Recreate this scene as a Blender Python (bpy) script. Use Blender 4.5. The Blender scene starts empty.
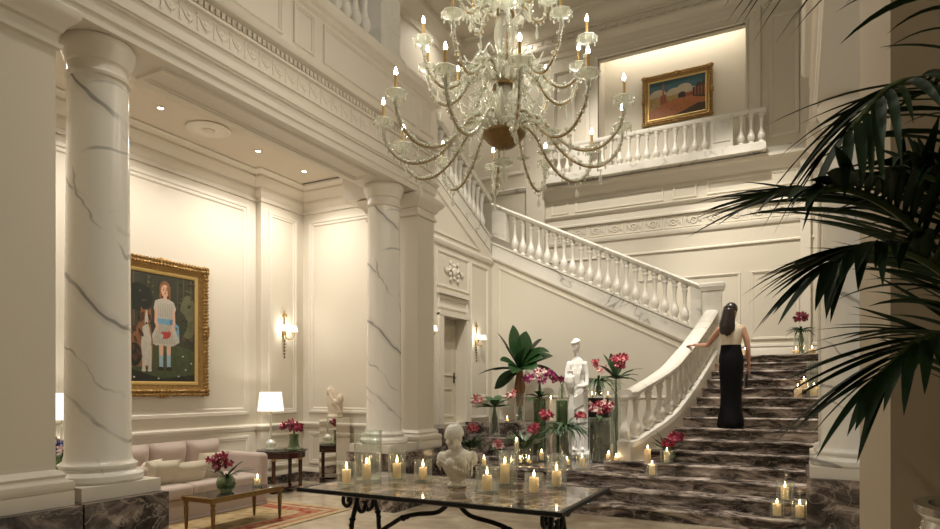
import bpy, bmesh, math, random
from mathutils import Vector, Matrix, noise
scene = bpy.context.scene
COL = scene.collection
RND = random.Random(11)
pi = math.pi
def rad(a): return a*pi/180

# ------------------------------------------------------------------ camera
CAMZ = 1.6
YAW = math.atan(327/626.7)
cd = bpy.data.cameras.new('camera'); cam = bpy.data.objects.new('camera', cd); COL.objects.link(cam)
cam.location = (0, 0, CAMZ); cam.rotation_euler = (pi/2, 0, YAW)
cd.lens = 24; cd.sensor_width = 36; cd.shift_y = 0.1324; cd.clip_start = .05; cd.clip_end = 80
scene.camera = cam
FW = Vector((-math.sin(YAW), math.cos(YAW), 0)); RT = Vector((math.cos(YAW), math.sin(YAW), 0))
def at(px, py, d):            # a point at a measured depth along the view axis
    return FW*d + RT*(d*(px-470)/626.7) + Vector((0, 0, CAMZ + d*(389-py)/626.7))

# ------------------------------------------------------------------ mesh builder
class MB:
    def __init__(s): s.v = []; s.f = []; s.mi = []
    cm = 0
    def add(s, vs, fs, m=None):
        m = s.cm if m is None else m
        o = len(s.v); s.v += [tuple(v) for v in vs]
        for f in fs: s.f.append(tuple(i+o for i in f)); s.mi.append(m)
        return s
    def box(s, x0, x1, y0, y1, z0, z1):
        vs = [(x, y, z) for z in (z0, z1) for y in (y0, y1) for x in (x0, x1)]
        return s.add(vs, [(0,2,3,1), (4,5,7,6), (0,1,5,4), (2,6,7,3), (0,4,6,2), (1,3,7,5)])
    def cbox(s, c, sx, sy, sz, rz=0, rx=0):
        M = Matrix.Translation(c) @ Matrix.Rotation(rz, 4, 'Z') @ Matrix.Rotation(rx, 4, 'X')
        vs = [M @ Vector((x*sx/2, y*sy/2, z*sz/2)) for z in (-1, 1) for y in (-1, 1) for x in (-1, 1)]
        return s.add(vs, [(0,2,3,1), (4,5,7,6), (0,1,5,4), (2,6,7,3), (0,4,6,2), (1,3,7,5)])
    def rings(s, loops, cap0=True, cap1=True, closed=True):
        n = len(loops[0]); vs = [p for l in loops for p in l]; fs = []
        for i in range(len(loops)-1):
            for j in range(n if closed else n-1):
                k = (j+1) % n
                fs.append((i*n+j, i*n+k, (i+1)*n+k, (i+1)*n+j))
        if cap0: fs.append(tuple(reversed(range(n))))
        if cap1: fs.append(tuple((len(loops)-1)*n+j for j in range(n)))
        return s.add(vs, fs)
    def lathe(s, prof, n=24, c=(0,0,0), sx=1, sy=1, cap0=True, cap1=True, rot=0):
        c = Vector(c)
        return s.rings([[c+Vector((r*sx*math.cos(2*pi*j/n+rot), r*sy*math.sin(2*pi*j/n+rot), z)) for j in range(n)] for r, z in prof], cap0, cap1)
    def tube(s, pts, r, n=8, cap=True, flat=1.0):
        pts = [Vector(p) for p in pts]; m = len(pts)
        rs = r if isinstance(r, (list, tuple)) else [r]*m
        T = []
        for i in range(m):
            t = pts[min(i+1, m-1)]-pts[max(i-1, 0)]
            T.append(t.normalized() if t.length > 1e-9 else Vector((0,0,1)))
        up = Vector((0,0,1)) if abs(T[0].z) < .9 else Vector((1,0,0))
        a = (up - T[0]*up.dot(T[0])).normalized(); loops = []
        for i in range(m):
            a = (a - T[i]*a.dot(T[i]))
            a = a.normalized() if a.length > 1e-6 else T[i].orthogonal().normalized()
            b = T[i].cross(a)
            loops.append([pts[i]+(a*math.cos(2*pi*j/n)+b*(flat*math.sin(2*pi*j/n)))*rs[i] for j in range(n)])
        return s.rings(loops, cap, cap)
    def ell(s, c, rx, ry=None, rz=None, n=12, m=8, M=None):
        ry = rx if ry is None else ry; rz = rx if rz is None else rz
        c = Vector(c); vs = []; fs = []
        for i in range(1, m):
            a = pi*i/m
            for j in range(n):
                b = 2*pi*j/n
                vs.append(Vector((rx*math.sin(a)*math.cos(b), ry*math.sin(a)*math.sin(b), rz*math.cos(a))))
        vs += [Vector((0,0,rz)), Vector((0,0,-rz))]
        if M is not None: vs = [M @ v for v in vs]
        vs = [v+c for v in vs]
        for i in range(m-2):
            for j in range(n):
                k = (j+1) % n
                fs.append((i*n+j, (i+1)*n+j, (i+1)*n+k, i*n+k))
        t = (m-1)*n
        for j in range(n):
            k = (j+1) % n
            fs.append((t, j, k)); fs.append((t+1, (m-2)*n+k, (m-2)*n+j))
        return s.add(vs, fs)
    def sweep(s, path, prof, cap=True):
        # plan path of (x, y); profile of (outwards, z), outwards = right hand of the path
        P = [Vector((p[0], p[1])) for p in path]; loops = []
        for i in range(len(P)):
            ns = []
            if i > 0: d = (P[i]-P[i-1]).normalized(); ns.append(Vector((d.y, -d.x)))
            if i < len(P)-1: d = (P[i+1]-P[i]).normalized(); ns.append(Vector((d.y, -d.x)))
            n = ns[0] if len(ns) == 1 else (ns[0]+ns[1])/(1+ns[0].dot(ns[1]))
            loops.append([(P[i].x+n.x*o, P[i].y+n.y*o, z) for o, z in prof])
        return s.rings(loops, cap, cap)
    def prism(s, poly, axis, a0, a1):
        # polygon in the two other axes, extruded along axis ('x','y','z')
        def mk(p, a):
            return (a, p[0], p[1]) if axis == 'x' else (p[0], a, p[1]) if axis == 'y' else (p[0], p[1], a)
        return s.rings([[mk(p, a0) for p in poly], [mk(p, a1) for p in poly]])
    def frame(s, O, U, N, poly, w=.06, d=.03, prof=None):
        # picture-frame moulding on a wall: convex ccw polygon of (u, z), stepped mitred profile
        O = Vector(O); U = Vector(U); N = Vector(N); Z = Vector((0,0,1))
        if len(poly) == 2:
            (u0, z0), (u1, z1) = poly; poly = [(u0,z0), (u1,z0), (u1,z1), (u0,z1)]
        prof = prof or [(0, 0), (.12, d), (.45, d), (.55, d*.55), (.85, d*.55), (1, 0)]
        pts = [Vector(p) for p in poly]; n = len(pts); loops = []
        for fr, dep in prof:
            ins = fr*w; l = []
            for i in range(n):
                d0 = (pts[i]-pts[i-1]).normalized(); d1 = (pts[(i+1) % n]-pts[i]).normalized()
                n0 = Vector((-d0.y, d0.x)); n1 = Vector((-d1.y, d1.x))
                q = pts[i]+(n0+n1)/(1+n0.dot(n1))*ins
                l.append(O+U*q.x+Z*q.y+N*dep)
            loops.append(l)
        return s.rings(loops, False, False)
    def build(s, name, mat, parent=None, smooth=35, loc=None):
        me = bpy.data.meshes.new(name); me.from_pydata(s.v, [], s.f)
        mats = mat if isinstance(mat, (list, tuple)) else [mat]
        for m in mats: me.materials.append(m)
        if len(mats) > 1:
            for p, i in zip(me.polygons, s.mi): p.material_index = i
        bm = bmesh.new(); bm.from_mesh(me); bmesh.ops.recalc_face_normals(bm, faces=bm.faces); bm.to_mesh(me); bm.free()
        if smooth:
            me.polygons.foreach_set('use_smooth', [True]*len(me.polygons))
            me.set_sharp_from_angle(angle=rad(smooth))
        me.update()
        o = bpy.data.objects.new(name, me); COL.objects.link(o)
        if parent is not None: o.parent = parent
        if loc is not None: o.location = loc
        return o
    def sculpt(s, name, mat, parent=None, voxel=.008, it=3, loc=None):
        # weld overlapping forms into one carved surface
        o = s.build(name, mat, parent, 0, loc)
        md = o.modifiers.new('r', 'REMESH'); md.mode = 'VOXEL'; md.voxel_size = voxel
        if it:
            ms = o.modifiers.new('s', 'SMOOTH'); ms.iterations = it; ms.factor = .5
        dg = bpy.context.evaluated_depsgraph_get(); dg.update()
        me = bpy.data.meshes.new_from_object(o.evaluated_get(dg)); old = o.data
        o.modifiers.clear(); o.data = me; me.name = name
        if not me.materials: me.materials.append(mat)
        me.polygons.foreach_set('use_smooth', [True]*len(me.polygons))
        bpy.data.meshes.remove(old)
        return o

def tag(o, label, cat, group=None):
    o['label'] = label; o['category'] = cat
    if group: o['group'] = group
    return o
def struct(o): o['kind'] = 'structure'; return o
def thing(name, label, cat, loc=(0,0,0), rz=0, group=None):
    o = bpy.data.objects.new(name, None); COL.objects.link(o); o.empty_display_size = .1
    o.location = loc; o.rotation_euler = (0,0,rz)
    return tag(o, label, cat, group)
def dup(root, loc, rz=None, label=None, group=None):
    def cp(o, par):
        c = o.copy(); COL.objects.link(c)
        if par is not None: c.parent = par
        for ch in list(o.children): cp(ch, c)
        return c
    r = cp(root, None); r.location = loc
    if rz is not None: r.rotation_euler = (0,0,rz)
    if label: r['label'] = label
    if group: r['group'] = group
    return r
def lerp(a, b, t): return a+(b-a)*t
def cr(pts, n):               # Catmull-Rom through points, n samples per span
    P = [Vector(p) for p in pts]; P = [P[0]*2-P[1]]+P+[P[-1]*2-P[-2]]; out = []
    for i in range(1, len(P)-2):
        for k in range(n):
            t = k/n; a, b, c, d = P[i-1:i+3]
            out.append(.5*((2*b)+(c-a)*t+(2*a-5*b+4*c-d)*t*t+(3*b-a-3*c+d)*t**3))
    out.append(P[-2]); return out

# ------------------------------------------------------------------ materials
def mat(name, col, rough=.5, metal=0, spec=.5, bump=0, bscale=40, var=0, vscale=3, trans=0, sss=0, coat=0, sheen=0):
    m = bpy.data.materials.new(name); m.use_nodes = True; nt = m.node_tree; b = nt.nodes['Principled BSDF']
    b.inputs['Base Color'].default_value = (*col, 1); b.inputs['Roughness'].default_value = rough
    b.inputs['Metallic'].default_value = metal; b.inputs['Specular IOR Level'].default_value = spec
    b.inputs['Coat Weight'].default_value = coat; b.inputs['Sheen Weight'].default_value = sheen
    if trans: b.inputs['Transmission Weight'].default_value = trans
    if sss:
        b.inputs['Subsurface Weight'].default_value = sss; b.inputs['Subsurface Radius'].default_value = (.03,.015,.008)
    tc = nt.nodes.new('ShaderNodeTexCoord')
    if var:
        n = nt.nodes.new('ShaderNodeTexNoise'); n.inputs['Scale'].default_value = vscale; n.inputs['Detail'].default_value = 5
        nt.links.new(tc.outputs['Object'], n.inputs['Vector'])
        r = nt.nodes.new('ShaderNodeMix'); r.data_type = 'RGBA'
        r.inputs[6].default_value = tuple(c*(1-var) for c in col)+(1,); r.inputs[7].default_value = tuple(min(1, c*(1+var)) for c in col)+(1,)
        nt.links.new(n.outputs['Fac'], r.inputs[0]); nt.links.new(r.outputs[2], b.inputs['Base Color'])
    if bump:
        n = nt.nodes.new('ShaderNodeTexNoise'); n.inputs['Scale'].default_value = bscale; n.inputs['Detail'].default_value = 4
        nt.links.new(tc.outputs['Object'], n.inputs['Vector'])
        bp = nt.nodes.new('ShaderNodeBump'); bp.inputs['Strength'].default_value = bump; bp.inputs['Distance'].default_value = .01
        nt.links.new(n.outputs['Fac'], bp.inputs['Height']); nt.links.new(bp.outputs['Normal'], b.inputs['Normal'])
    return m
def emit(name, col, st):
    m = bpy.data.materials.new(name); m.use_nodes = True; nt = m.node_tree; nt.nodes.clear()
    e = nt.nodes.new('ShaderNodeEmission'); e.inputs[0].default_value = (*col, 1); e.inputs[1].default_value = st
    o = nt.nodes.new('ShaderNodeOutputMaterial'); nt.links.new(e.outputs[0], o.inputs[0]); return m
def clear(name, tint, body, bodycol, rough=.03, gl=.12):
    # thin blown glass: tinted see-through, fresnel gloss, a little milky body
    m = bpy.data.materials.new(name); m.use_nodes = True; nt = m.node_tree; nt.nodes.clear(); N = nt.nodes.new; L = nt.links.new
    t = N('ShaderNodeBsdfTransparent'); t.inputs[0].default_value = (*tint, 1)
    d = N('ShaderNodeBsdfPrincipled'); d.inputs['Base Color'].default_value = (*bodycol, 1); d.inputs['Roughness'].default_value = .25
    g = N('ShaderNodeBsdfGlossy'); g.inputs['Roughness'].default_value = rough; g.inputs[0].default_value = (1,1,1,1)
    m1 = N('ShaderNodeMixShader'); m1.inputs[0].default_value = body; L(t.outputs[0], m1.inputs[1]); L(d.outputs[0], m1.inputs[2])
    lw = N('ShaderNodeLayerWeight'); lw.inputs[0].default_value = .35
    mr = N('ShaderNodeMapRange'); mr.inputs['To Min'].default_value = gl*.35; mr.inputs['To Max'].default_value = min(1, gl*5)
    pw = N('ShaderNodeMath'); pw.operation = 'POWER'; pw.inputs[1].default_value = 2.2
    L(lw.outputs['Facing'], pw.inputs[0]); L(pw.outputs[0], mr.inputs['Value'])
    m2 = N('ShaderNodeMixShader'); L(mr.outputs['Result'], m2.inputs[0]); L(m1.outputs[0], m2.inputs[1]); L(g.outputs[0], m2.inputs[2])
    o = N('ShaderNodeOutputMaterial'); L(m2.outputs[0], o.inputs[0]); return m
def marble(name, base, vein, rough=.25, scale=1.0, width=.02, amt=.9, rot=(.5,.6,.4), cloud=.12, stretch=(1,1,1), off=(0,0,0)):
    m = bpy.data.materials.new(name); m.use_nodes = True; nt = m.node_tree; b = nt.nodes['Principled BSDF']; N = nt.nodes.new; L = nt.links.new
    tc = N('ShaderNodeTexCoord'); mp = N('ShaderNodeMapping'); mp.inputs['Rotation'].default_value = rot
    mp.inputs['Scale'].default_value = stretch; mp.inputs['Location'].default_value = off; L(tc.outputs['Object'], mp.inputs['Vector'])
    def ridge(sc, w, det, dist, seed):
        n = N('ShaderNodeTexNoise'); n.noise_dimensions = '4D'; n.inputs['W'].default_value = seed
        n.inputs['Scale'].default_value = sc; n.inputs['Detail'].default_value = det; n.inputs['Distortion'].default_value = dist
        n.inputs['Roughness'].default_value = .5
        L(mp.outputs[0], n.inputs['Vector'])
        a = N('ShaderNodeMath'); a.operation = 'SUBTRACT'; a.inputs[1].default_value = .5; L(n.outputs['Fac'], a.inputs[0])
        c = N('ShaderNodeMath'); c.operation = 'ABSOLUTE'; L(a.outputs[0], c.inputs[0])
        r = N('ShaderNodeMapRange'); r.interpolation_type = 'SMOOTHSTEP'; r.inputs['From Min'].default_value = 0; r.inputs['From Max'].default_value = w
        r.inputs['To Min'].default_value = 1; r.inputs['To Max'].default_value = 0; L(c.outputs[0], r.inputs['Value']); return r.outputs[0]
    def mask(sc, lo, hi, seed):
        n = N('ShaderNodeTexNoise'); n.noise_dimensions = '4D'; n.inputs['W'].default_value = seed
        n.inputs['Scale'].default_value = sc; n.inputs['Detail'].default_value = 3; L(mp.outputs[0], n.inputs['Vector'])
        r = N('ShaderNodeMapRange'); r.interpolation_type = 'SMOOTHSTEP'; r.inputs['From Min'].default_value = lo; r.inputs['From Max'].default_value = hi
        L(n.outputs['Fac'], r.inputs['Value']); return r.outputs[0]
    def op(o, x, y):
        a = N('ShaderNodeMath'); a.operation = o
        for i, q in enumerate((x, y)):
            if isinstance(q, (int, float)): a.inputs[i].default_value = q
            else: L(q, a.inputs[i])
        return a.outputs[0]
    mk_ = mask(.9*scale, .40, .58, 7.1)
    v1 = op('MULTIPLY', op('MAXIMUM', ridge(.8*scale, width, 3, .8, 1.3), op('MULTIPLY', ridge(.8*scale, width*4.5, 3, .8, 1.3), .28)), mk_)
    v2 = op('MULTIPLY', ridge(2.6*scale, width*.7, 5, 1.0, 4.4), op('MULTIPLY', mask(1.7*scale, .45, .65, 9.7), .55))
    v = op('MULTIPLY', op('MAXIMUM', v1, v2), amt)
    v = op('MAXIMUM', v, op('MULTIPLY', mask(1.5*scale, .35, .8, 2.2), cloud))
    mx = N('ShaderNodeMix'); mx.data_type = 'RGBA'; mx.inputs[6].default_value = (*base, 1); mx.inputs[7].default_value = (*vein, 1)
    L(v, mx.inputs[0]); L(mx.outputs[2], b.inputs['Base Color']); b.inputs['Roughness'].default_value = rough
    return m
def breccia(name, cols, rough=.18, scale=3, stretch=(1,1,1), rot=(0,0,0), veinc=(.62,.53,.45)):
    # dark brown-grey marble with pinkish clouds and white veins
    m = bpy.data.materials.new(name); m.use_nodes = True; nt = m.node_tree; b = nt.nodes['Principled BSDF']; N = nt.nodes.new; L = nt.links.new
    tc = N('ShaderNodeTexCoord'); mp = N('ShaderNodeMapping'); mp.inputs['Scale'].default_value = stretch; mp.inputs['Rotation'].default_value = rot; L(tc.outputs['Object'], mp.inputs['Vector'])
    n = N('ShaderNodeTexNoise'); n.inputs['Scale'].default_value = scale; n.inputs['Detail'].default_value = 8; n.inputs['Roughness'].default_value = .68; n.inputs['Distortion'].default_value = 1.1
    L(mp.outputs[0], n.inputs['Vector'])
    r = N('ShaderNodeValToRGB'); e = r.color_ramp.elements
    e[0].position = .39; e[0].color = (*cols[0], 1); e[1].position = .66; e[1].color = (*cols[3], 1)
    for p, c in ((.47, cols[1]), (.545, cols[2])):
        k = e.new(p); k.color = (*c, 1)
    L(n.outputs['Fac'], r.inputs[0])
    n2 = N('ShaderNodeTexNoise'); n2.inputs['Scale'].default_value = scale*1.1; n2.inputs['Detail'].default_value = 7; n2.inputs['Distortion'].default_value = 1.6
    n2.noise_dimensions = '4D'; n2.inputs['W'].default_value = 5.3; L(mp.outputs[0], n2.inputs['Vector'])
    a = N('ShaderNodeMath'); a.operation = 'SUBTRACT'; a.inputs[1].default_value = .5; L(n2.outputs['Fac'], a.inputs[0])
    c = N('ShaderNodeMath'); c.operation = 'ABSOLUTE'; L(a.outputs[0], c.inputs[0])
    q = N('ShaderNodeMapRange'); q.interpolation_type = 'SMOOTHSTEP'; q.inputs['From Max'].default_value = .022; q.inputs['To Min'].default_value = .38; q.inputs['To Max'].default_value = 0
    L(c.outputs[0], q.inputs['Value'])
    mx = N('ShaderNodeMix'); mx.data_type = 'RGBA'; L(q.outputs[0], mx.inputs[0]); L(r.outputs[0], mx.inputs[6]); mx.inputs[7].default_value = (*veinc, 1)
    L(mx.outputs[2], b.inputs['Base Color']); b.inputs['Roughness'].default_value = rough
    return m

M = {}
M['paint'] = mat('cream_paint', (.67,.62,.52), .55)
M['trim'] = mat('cream_trim', (.70,.65,.56), .45)
M['ceil'] = mat('ceiling_paint', (.62,.55,.45), .7)
M['upper'] = mat('upper_wall_paint', (.64,.59,.49), .6)
M['white_marble'] = marble('white_marble', (.74,.71,.64), (.25,.23,.21), .22, 1.2, .016, .85, cloud=.16)
M['col_marble'] = marble('column_marble', (.80,.77,.70), (.20,.19,.19), .2, .95, .019, 1.0, rot=(.5,-.5,.2), cloud=.12, stretch=(1,1,.7))
def column_marble():
    m = bpy.data.materials.new('column_marble_veined'); m.use_nodes = True; nt = m.node_tree; b = nt.nodes['Principled BSDF']; N = nt.nodes.new; L = nt.links.new
    tc = N('ShaderNodeTexCoord')
    def vein(rot, sc, lo, dist, mlo, mhi, seed, st):
        n1 = Vector(rot).normalized(); t1 = n1.orthogonal().normalized(); b1 = n1.cross(t1); mp = N('ShaderNodeCombineXYZ')
        ad = N('ShaderNodeVectorMath'); ad.operation = 'ADD'; ad.inputs[1].default_value = (seed,seed*.7,seed*.3); L(tc.outputs['Object'], ad.inputs[0])
        for i_, ax in enumerate((n1,t1,b1)):
            dt = N('ShaderNodeVectorMath'); dt.operation = 'DOT_PRODUCT'; dt.inputs[1].default_value = ax; L(ad.outputs[0], dt.inputs[0]); L(dt.outputs['Value'], mp.inputs[i_])
        w = N('ShaderNodeTexWave'); w.inputs['Scale'].default_value = sc; w.inputs['Distortion'].default_value = dist; w.inputs['Detail'].default_value = 4; w.inputs['Detail Scale'].default_value = .9; w.inputs['Detail Roughness'].default_value = .6
        L(mp.outputs[0], w.inputs['Vector'])
        r = N('ShaderNodeMapRange'); r.interpolation_type = 'SMOOTHSTEP'; r.inputs['From Min'].default_value = lo; r.inputs['From Max'].default_value = 1.0; r.inputs['To Max'].default_value = st; L(w.outputs['Fac'], r.inputs['Value'])
        n = N('ShaderNodeTexNoise'); n.inputs['Scale'].default_value = 1.5; n.inputs['Detail'].default_value = 3; L(mp.outputs[0], n.inputs['Vector'])
        q = N('ShaderNodeMapRange'); q.interpolation_type = 'SMOOTHSTEP'; q.inputs['From Min'].default_value = mlo; q.inputs['From Max'].default_value = mhi; L(n.outputs['Fac'], q.inputs['Value'])
        x = N('ShaderNodeMath'); x.operation = 'MULTIPLY'; L(r.outputs[0], x.inputs[0]); L(q.outputs[0], x.inputs[1]); return x.outputs[0]
    dg_ = (.62,.33,.70)
    vs = [vein(dg_,.52,.990,4.2,.40,.58,0.4,.8), vein(dg_,.52,.90,4.2,.42,.64,0.4,.2), vein((.70,.30,.55),.85,.992,6,.46,.62,3.1,.6), vein((-.3,-.2,.9),.6,.992,5,.52,.64,7.7,.5)]
    acc = vs[0]
    for v in vs[1:]:
        x = N('ShaderNodeMath'); x.operation = 'MAXIMUM'; L(acc, x.inputs[0]); L(v, x.inputs[1]); acc = x.outputs[0]
    mx = N('ShaderNodeMix'); mx.data_type = 'RGBA'; mx.inputs[6].default_value = (.78,.75,.68,1); mx.inputs[7].default_value = (.17,.165,.165,1)
    L(acc, mx.inputs[0]); L(mx.outputs[2], b.inputs['Base Color']); b.inputs['Roughness'].default_value = .22
    return m
M['col_marble'] = column_marble()
M['rail_marble'] = marble('balustrade_marble', (.76,.73,.66), (.36,.34,.32), .25, 2.2, .014, .7, cloud=.14)
M['dark_marble'] = breccia('dark_marble', [(.022,.018,.016), (.075,.06,.052), (.20,.16,.135), (.52,.43,.37)], .14, 2.3, (1,1,1.2))
M['step_marble'] = breccia('step_marble', [(.018,.014,.013), (.085,.067,.058), (.30,.245,.215), (.70,.61,.54)], .11, 2.4, (.8,1,3.0))
M['table_marble'] = breccia('table_marble', [(.06,.045,.03), (.16,.12,.085), (.30,.23,.16), (.5,.42,.32)], .08, 5)
M['statue'] = mat('statue_plaster', (.82,.80,.77), .5, bump=.15, bscale=30)
M['bust'] = mat('bust_stone', (.74,.70,.60), .6, bump=.2, bscale=60, var=.12, vscale=12)
M['terracotta'] = mat('fragment_stone', (.62,.53,.41), .7, bump=.4, bscale=50, var=.15, vscale=10)
M['iron'] = mat('wrought_iron', (.012,.011,.010), .45, .6)
M['brass'] = mat('brass', (.55,.38,.15), .3, 1)
M['oldbrass'] = mat('old_brass', (.22,.145,.065), .42, 1, var=.3, vscale=20)
M['gilt'] = mat('gilt_wood', (.30,.18,.06), .42, .7, bump=.6, bscale=70, var=.5, vscale=25)
M['giltlight'] = mat('gilt_slip', (.62,.45,.18), .35, .8)
M['mahogany'] = mat('mahogany', (.055,.014,.008), .2, coat=.5, var=.35, vscale=8)
M['blackglass'] = mat('black_top', (.02,.02,.02), .05)
M['mirror'] = mat('mirror', (.82,.80,.76), .03, 1)
M['sofa'] = mat('sofa_fabric', (.50,.41,.36), .85, sheen=.3, bump=.1, bscale=200)
M['cushion'] = mat('cushion_fabric', (.72,.66,.52), .8, sheen=.3, var=.1, vscale=25)
M['glass'] = clear('clear_glass', (.96,.98,.96), .03, (.8,.85,.8), .02, .24)
M['thickglass'] = clear('glass_foot', (.86,.9,.86), .18, (.6,.66,.58), .05, .2)
M['crystal'] = clear('crystal', (.94,.95,.90), .42, (.92,.94,.84), .06, .20)
M['greenwater'] = clear('green_filled_glass', (.62,.72,.56), .16, (.16,.24,.10), .04, .2)
def wax():
    m = bpy.data.materials.new('candle_wax'); m.use_nodes = True; nt = m.node_tree; nt.nodes.clear(); N = nt.nodes.new
    d = N('ShaderNodeBsdfPrincipled'); d.inputs['Base Color'].default_value = (.88,.80,.64,1); d.inputs['Roughness'].default_value = .45
    t = N('ShaderNodeBsdfTranslucent'); t.inputs[0].default_value = (.95,.82,.60,1)
    x = N('ShaderNodeMixShader'); x.inputs[0].default_value = .5; o = N('ShaderNodeOutputMaterial')
    nt.links.new(d.outputs[0], x.inputs[1]); nt.links.new(t.outputs[0], x.inputs[2]); nt.links.new(x.outputs[0], o.inputs[0]); return m
M['candlewax'] = wax()
M['wick'] = mat('wick', (.02,.015,.01), .9)
M['flame'] = emit('flame', (1,.70,.36), 22)
M['bulb'] = emit('bulb', (1,.86,.66), 60)
M['goldtube'] = mat('candle_sleeve', (.50,.33,.12), .4, .3)
M['rope'] = mat('gilded_arm', (.36,.26,.13), .3, .6)
M['shade'] = emit('lit_shade', (1,.88,.70), 1.1)
M['leaf'] = mat('leaf', (.018,.055,.014), .35, var=.5, vscale=9)
M['leaf2'] = mat('leaf_blade', (.03,.075,.025), .4, var=.5, vscale=9)
M['palm'] = mat('palm_leaf', (.012,.036,.009), .55, spec=.18, var=.5, vscale=6)
M['stem'] = mat('stem', (.08,.13,.04), .5)
M['root'] = mat('root', (.32,.16,.08), .7, var=.4, vscale=30)
M['pink'] = mat('orchid_pink', (.33,.025,.06), .5, var=.6, vscale=40)
M['coral'] = mat('orchid_coral', (.50,.13,.14), .5, var=.6, vscale=40)
M['magenta'] = mat('orchid_magenta', (.24,.02,.10), .5, var=.6, vscale=40)
M['crimson'] = mat('crimson', (.16,.008,.025), .5, var=.5, vscale=40)
M['paleflower'] = mat('petal_edge', (.70,.50,.45), .5)
M['blueflower'] = mat('blue_flower', (.06,.08,.25), .6)
M['skin'] = mat('skin', (.56,.31,.21), .45, sss=.15)
M['hair'] = mat('hair', (.018,.010,.008), .35, bump=.3, bscale=60)
M['satin'] = mat('satin_top', (.78,.70,.56), .3, .15, bump=.1, bscale=15)
M['skirt'] = mat('black_skirt', (.004,.004,.005), .6, spec=.12)
M['black'] = mat('black_lacquer', (.012,.012,.013), .25)
M['silver'] = mat('silver', (.6,.6,.58), .2, 1)
M['lightdisc'] = emit('downlight_lens', (1,.9,.72), 14)
M['darkmetal'] = mat('dark_slot', (.05,.045,.04), .6)
M['doorpaint'] = mat('door_paint', (.56,.50,.39), .5)
M['tan'] = mat('tan_paint', (.42,.35,.25), .6)  # cream pier colour darkened to stand for its weaker light
# ================================================================== THE ROOM
S = lambda mb, name, m, smooth=35: struct(mb.build(name, m, None, smooth))
# ---- polished floor of beige marble slabs
fm = bpy.data.materials.new('floor_marble'); fm.use_nodes = True; nt = fm.node_tree; b = nt.nodes['Principled BSDF']; N = nt.nodes.new; L = nt.links.new
tc = N('ShaderNodeTexCoord'); br = N('ShaderNodeTexBrick'); br.offset = 0; br.inputs['Scale'].default_value = 1
br.inputs['Brick Width'].default_value = .9; br.inputs['Row Height'].default_value = .9; br.inputs['Mortar Size'].default_value = .004
br.inputs['Color1'].default_value = (.60,.52,.39,1); br.inputs['Color2'].default_value = (.52,.44,.32,1); br.inputs['Mortar'].default_value = (.40,.33,.24,1)
L(tc.outputs['Object'], br.inputs['Vector'])
nz = N('ShaderNodeTexNoise'); nz.inputs['Scale'].default_value = 2.2; nz.inputs['Detail'].default_value = 6; nz.inputs['Distortion'].default_value = 1.5
L(tc.outputs['Object'], nz.inputs['Vector'])
mx = N('ShaderNodeMix'); mx.data_type = 'RGBA'; mx.blend_type = 'OVERLAY'; mx.inputs[0].default_value = .55
L(br.outputs['Color'], mx.inputs[6]); L(nz.outputs['Fac'], mx.inputs[7]); L(mx.outputs[2], b.inputs['Base Color'])
b.inputs['Roughness'].default_value = .12
S(MB().box(-8.2, 2.2, -1.5, 14.6, -.12, 0), 'floor', fm)

# ---- sitting room
XL = -7.8; XP = -7.69; YB = 8.4
mb = MB().box(XL-.2, XL, -.5, 7.43, 0, 5.3).box(XL-.2, XP, 7.43, YB+.2, 0, 5.3)
S(mb, 'wall_left', M['paint'])
S(MB().box(XP, -5.25, YB, YB+.18, 0, 5.3), 'wall_back', M['paint'])
S(MB().box(XL, -5.28, -.3, YB, 5.03, 5.2), 'ceiling', M['ceil'])
path = [(XL, -.3), (XL, 7.43), (XP, 7.43), (XP, YB), (-5.62, YB)]
S(MB().sweep(path, [(0,4.64),(.03,4.64),(.035,4.70),(.06,4.72),(.10,4.77),(.11,4.80),(.11,4.83),(.15,4.85),(.20,4.88),(.25,4.94),(.25,4.97),(.32,4.985),(.36,5.01),(.36,5.03),(0,5.03)]), 'trim_1', M['trim'])
S(MB().sweep(path, [(0,.93),(.02,.93),(.03,.96),(.05,.985),(.05,1.01),(.02,1.03),(0,1.03)]), 'trim_2', M['trim'])
S(MB().sweep(path, [(0,0),(.025,0),(.025,.15),(0,.16)]), 'baseboard_left', M['dark_marble'])
S(MB().sweep(path, [(0,.16),(.02,.16),(.02,.20),(.008,.23),(0,.24)]), 'baseboard_back', M['trim'])
fr = MB()
lw = dict(O=(XL,0,0), U=(0,1,0), N=(1,0,0)); lw2 = dict(O=(XP,0,0), U=(0,1,0), N=(1,0,0)); bw = dict(O=(0,YB,0), U=(1,0,0), N=(0,-1,0))
for u0, u1 in ((-.2, 3.3), (3.55, 7.27)):
    fr.frame(poly=[(u0, 1.18), (u1, 4.55)], w=.13, d=.035, **lw); fr.frame(poly=[(u0, .30), (u1, .86)], w=.08, d=.025, **lw)
fr.frame(poly=[(7.58, 1.18), (8.24, 4.52)], w=.09, d=.03, **lw2); fr.frame(poly=[(7.58, .30), (8.24, .86)], w=.07, d=.025, **lw2)
fr.frame(poly=[(-7.55, 1.18), (-5.75, 4.52)], w=.11, d=.035, **bw); fr.frame(poly=[(-7.55, .30), (-5.75, .86)], w=.08, d=.025, **bw)
S(fr, 'trim_3', M['trim'])

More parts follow.
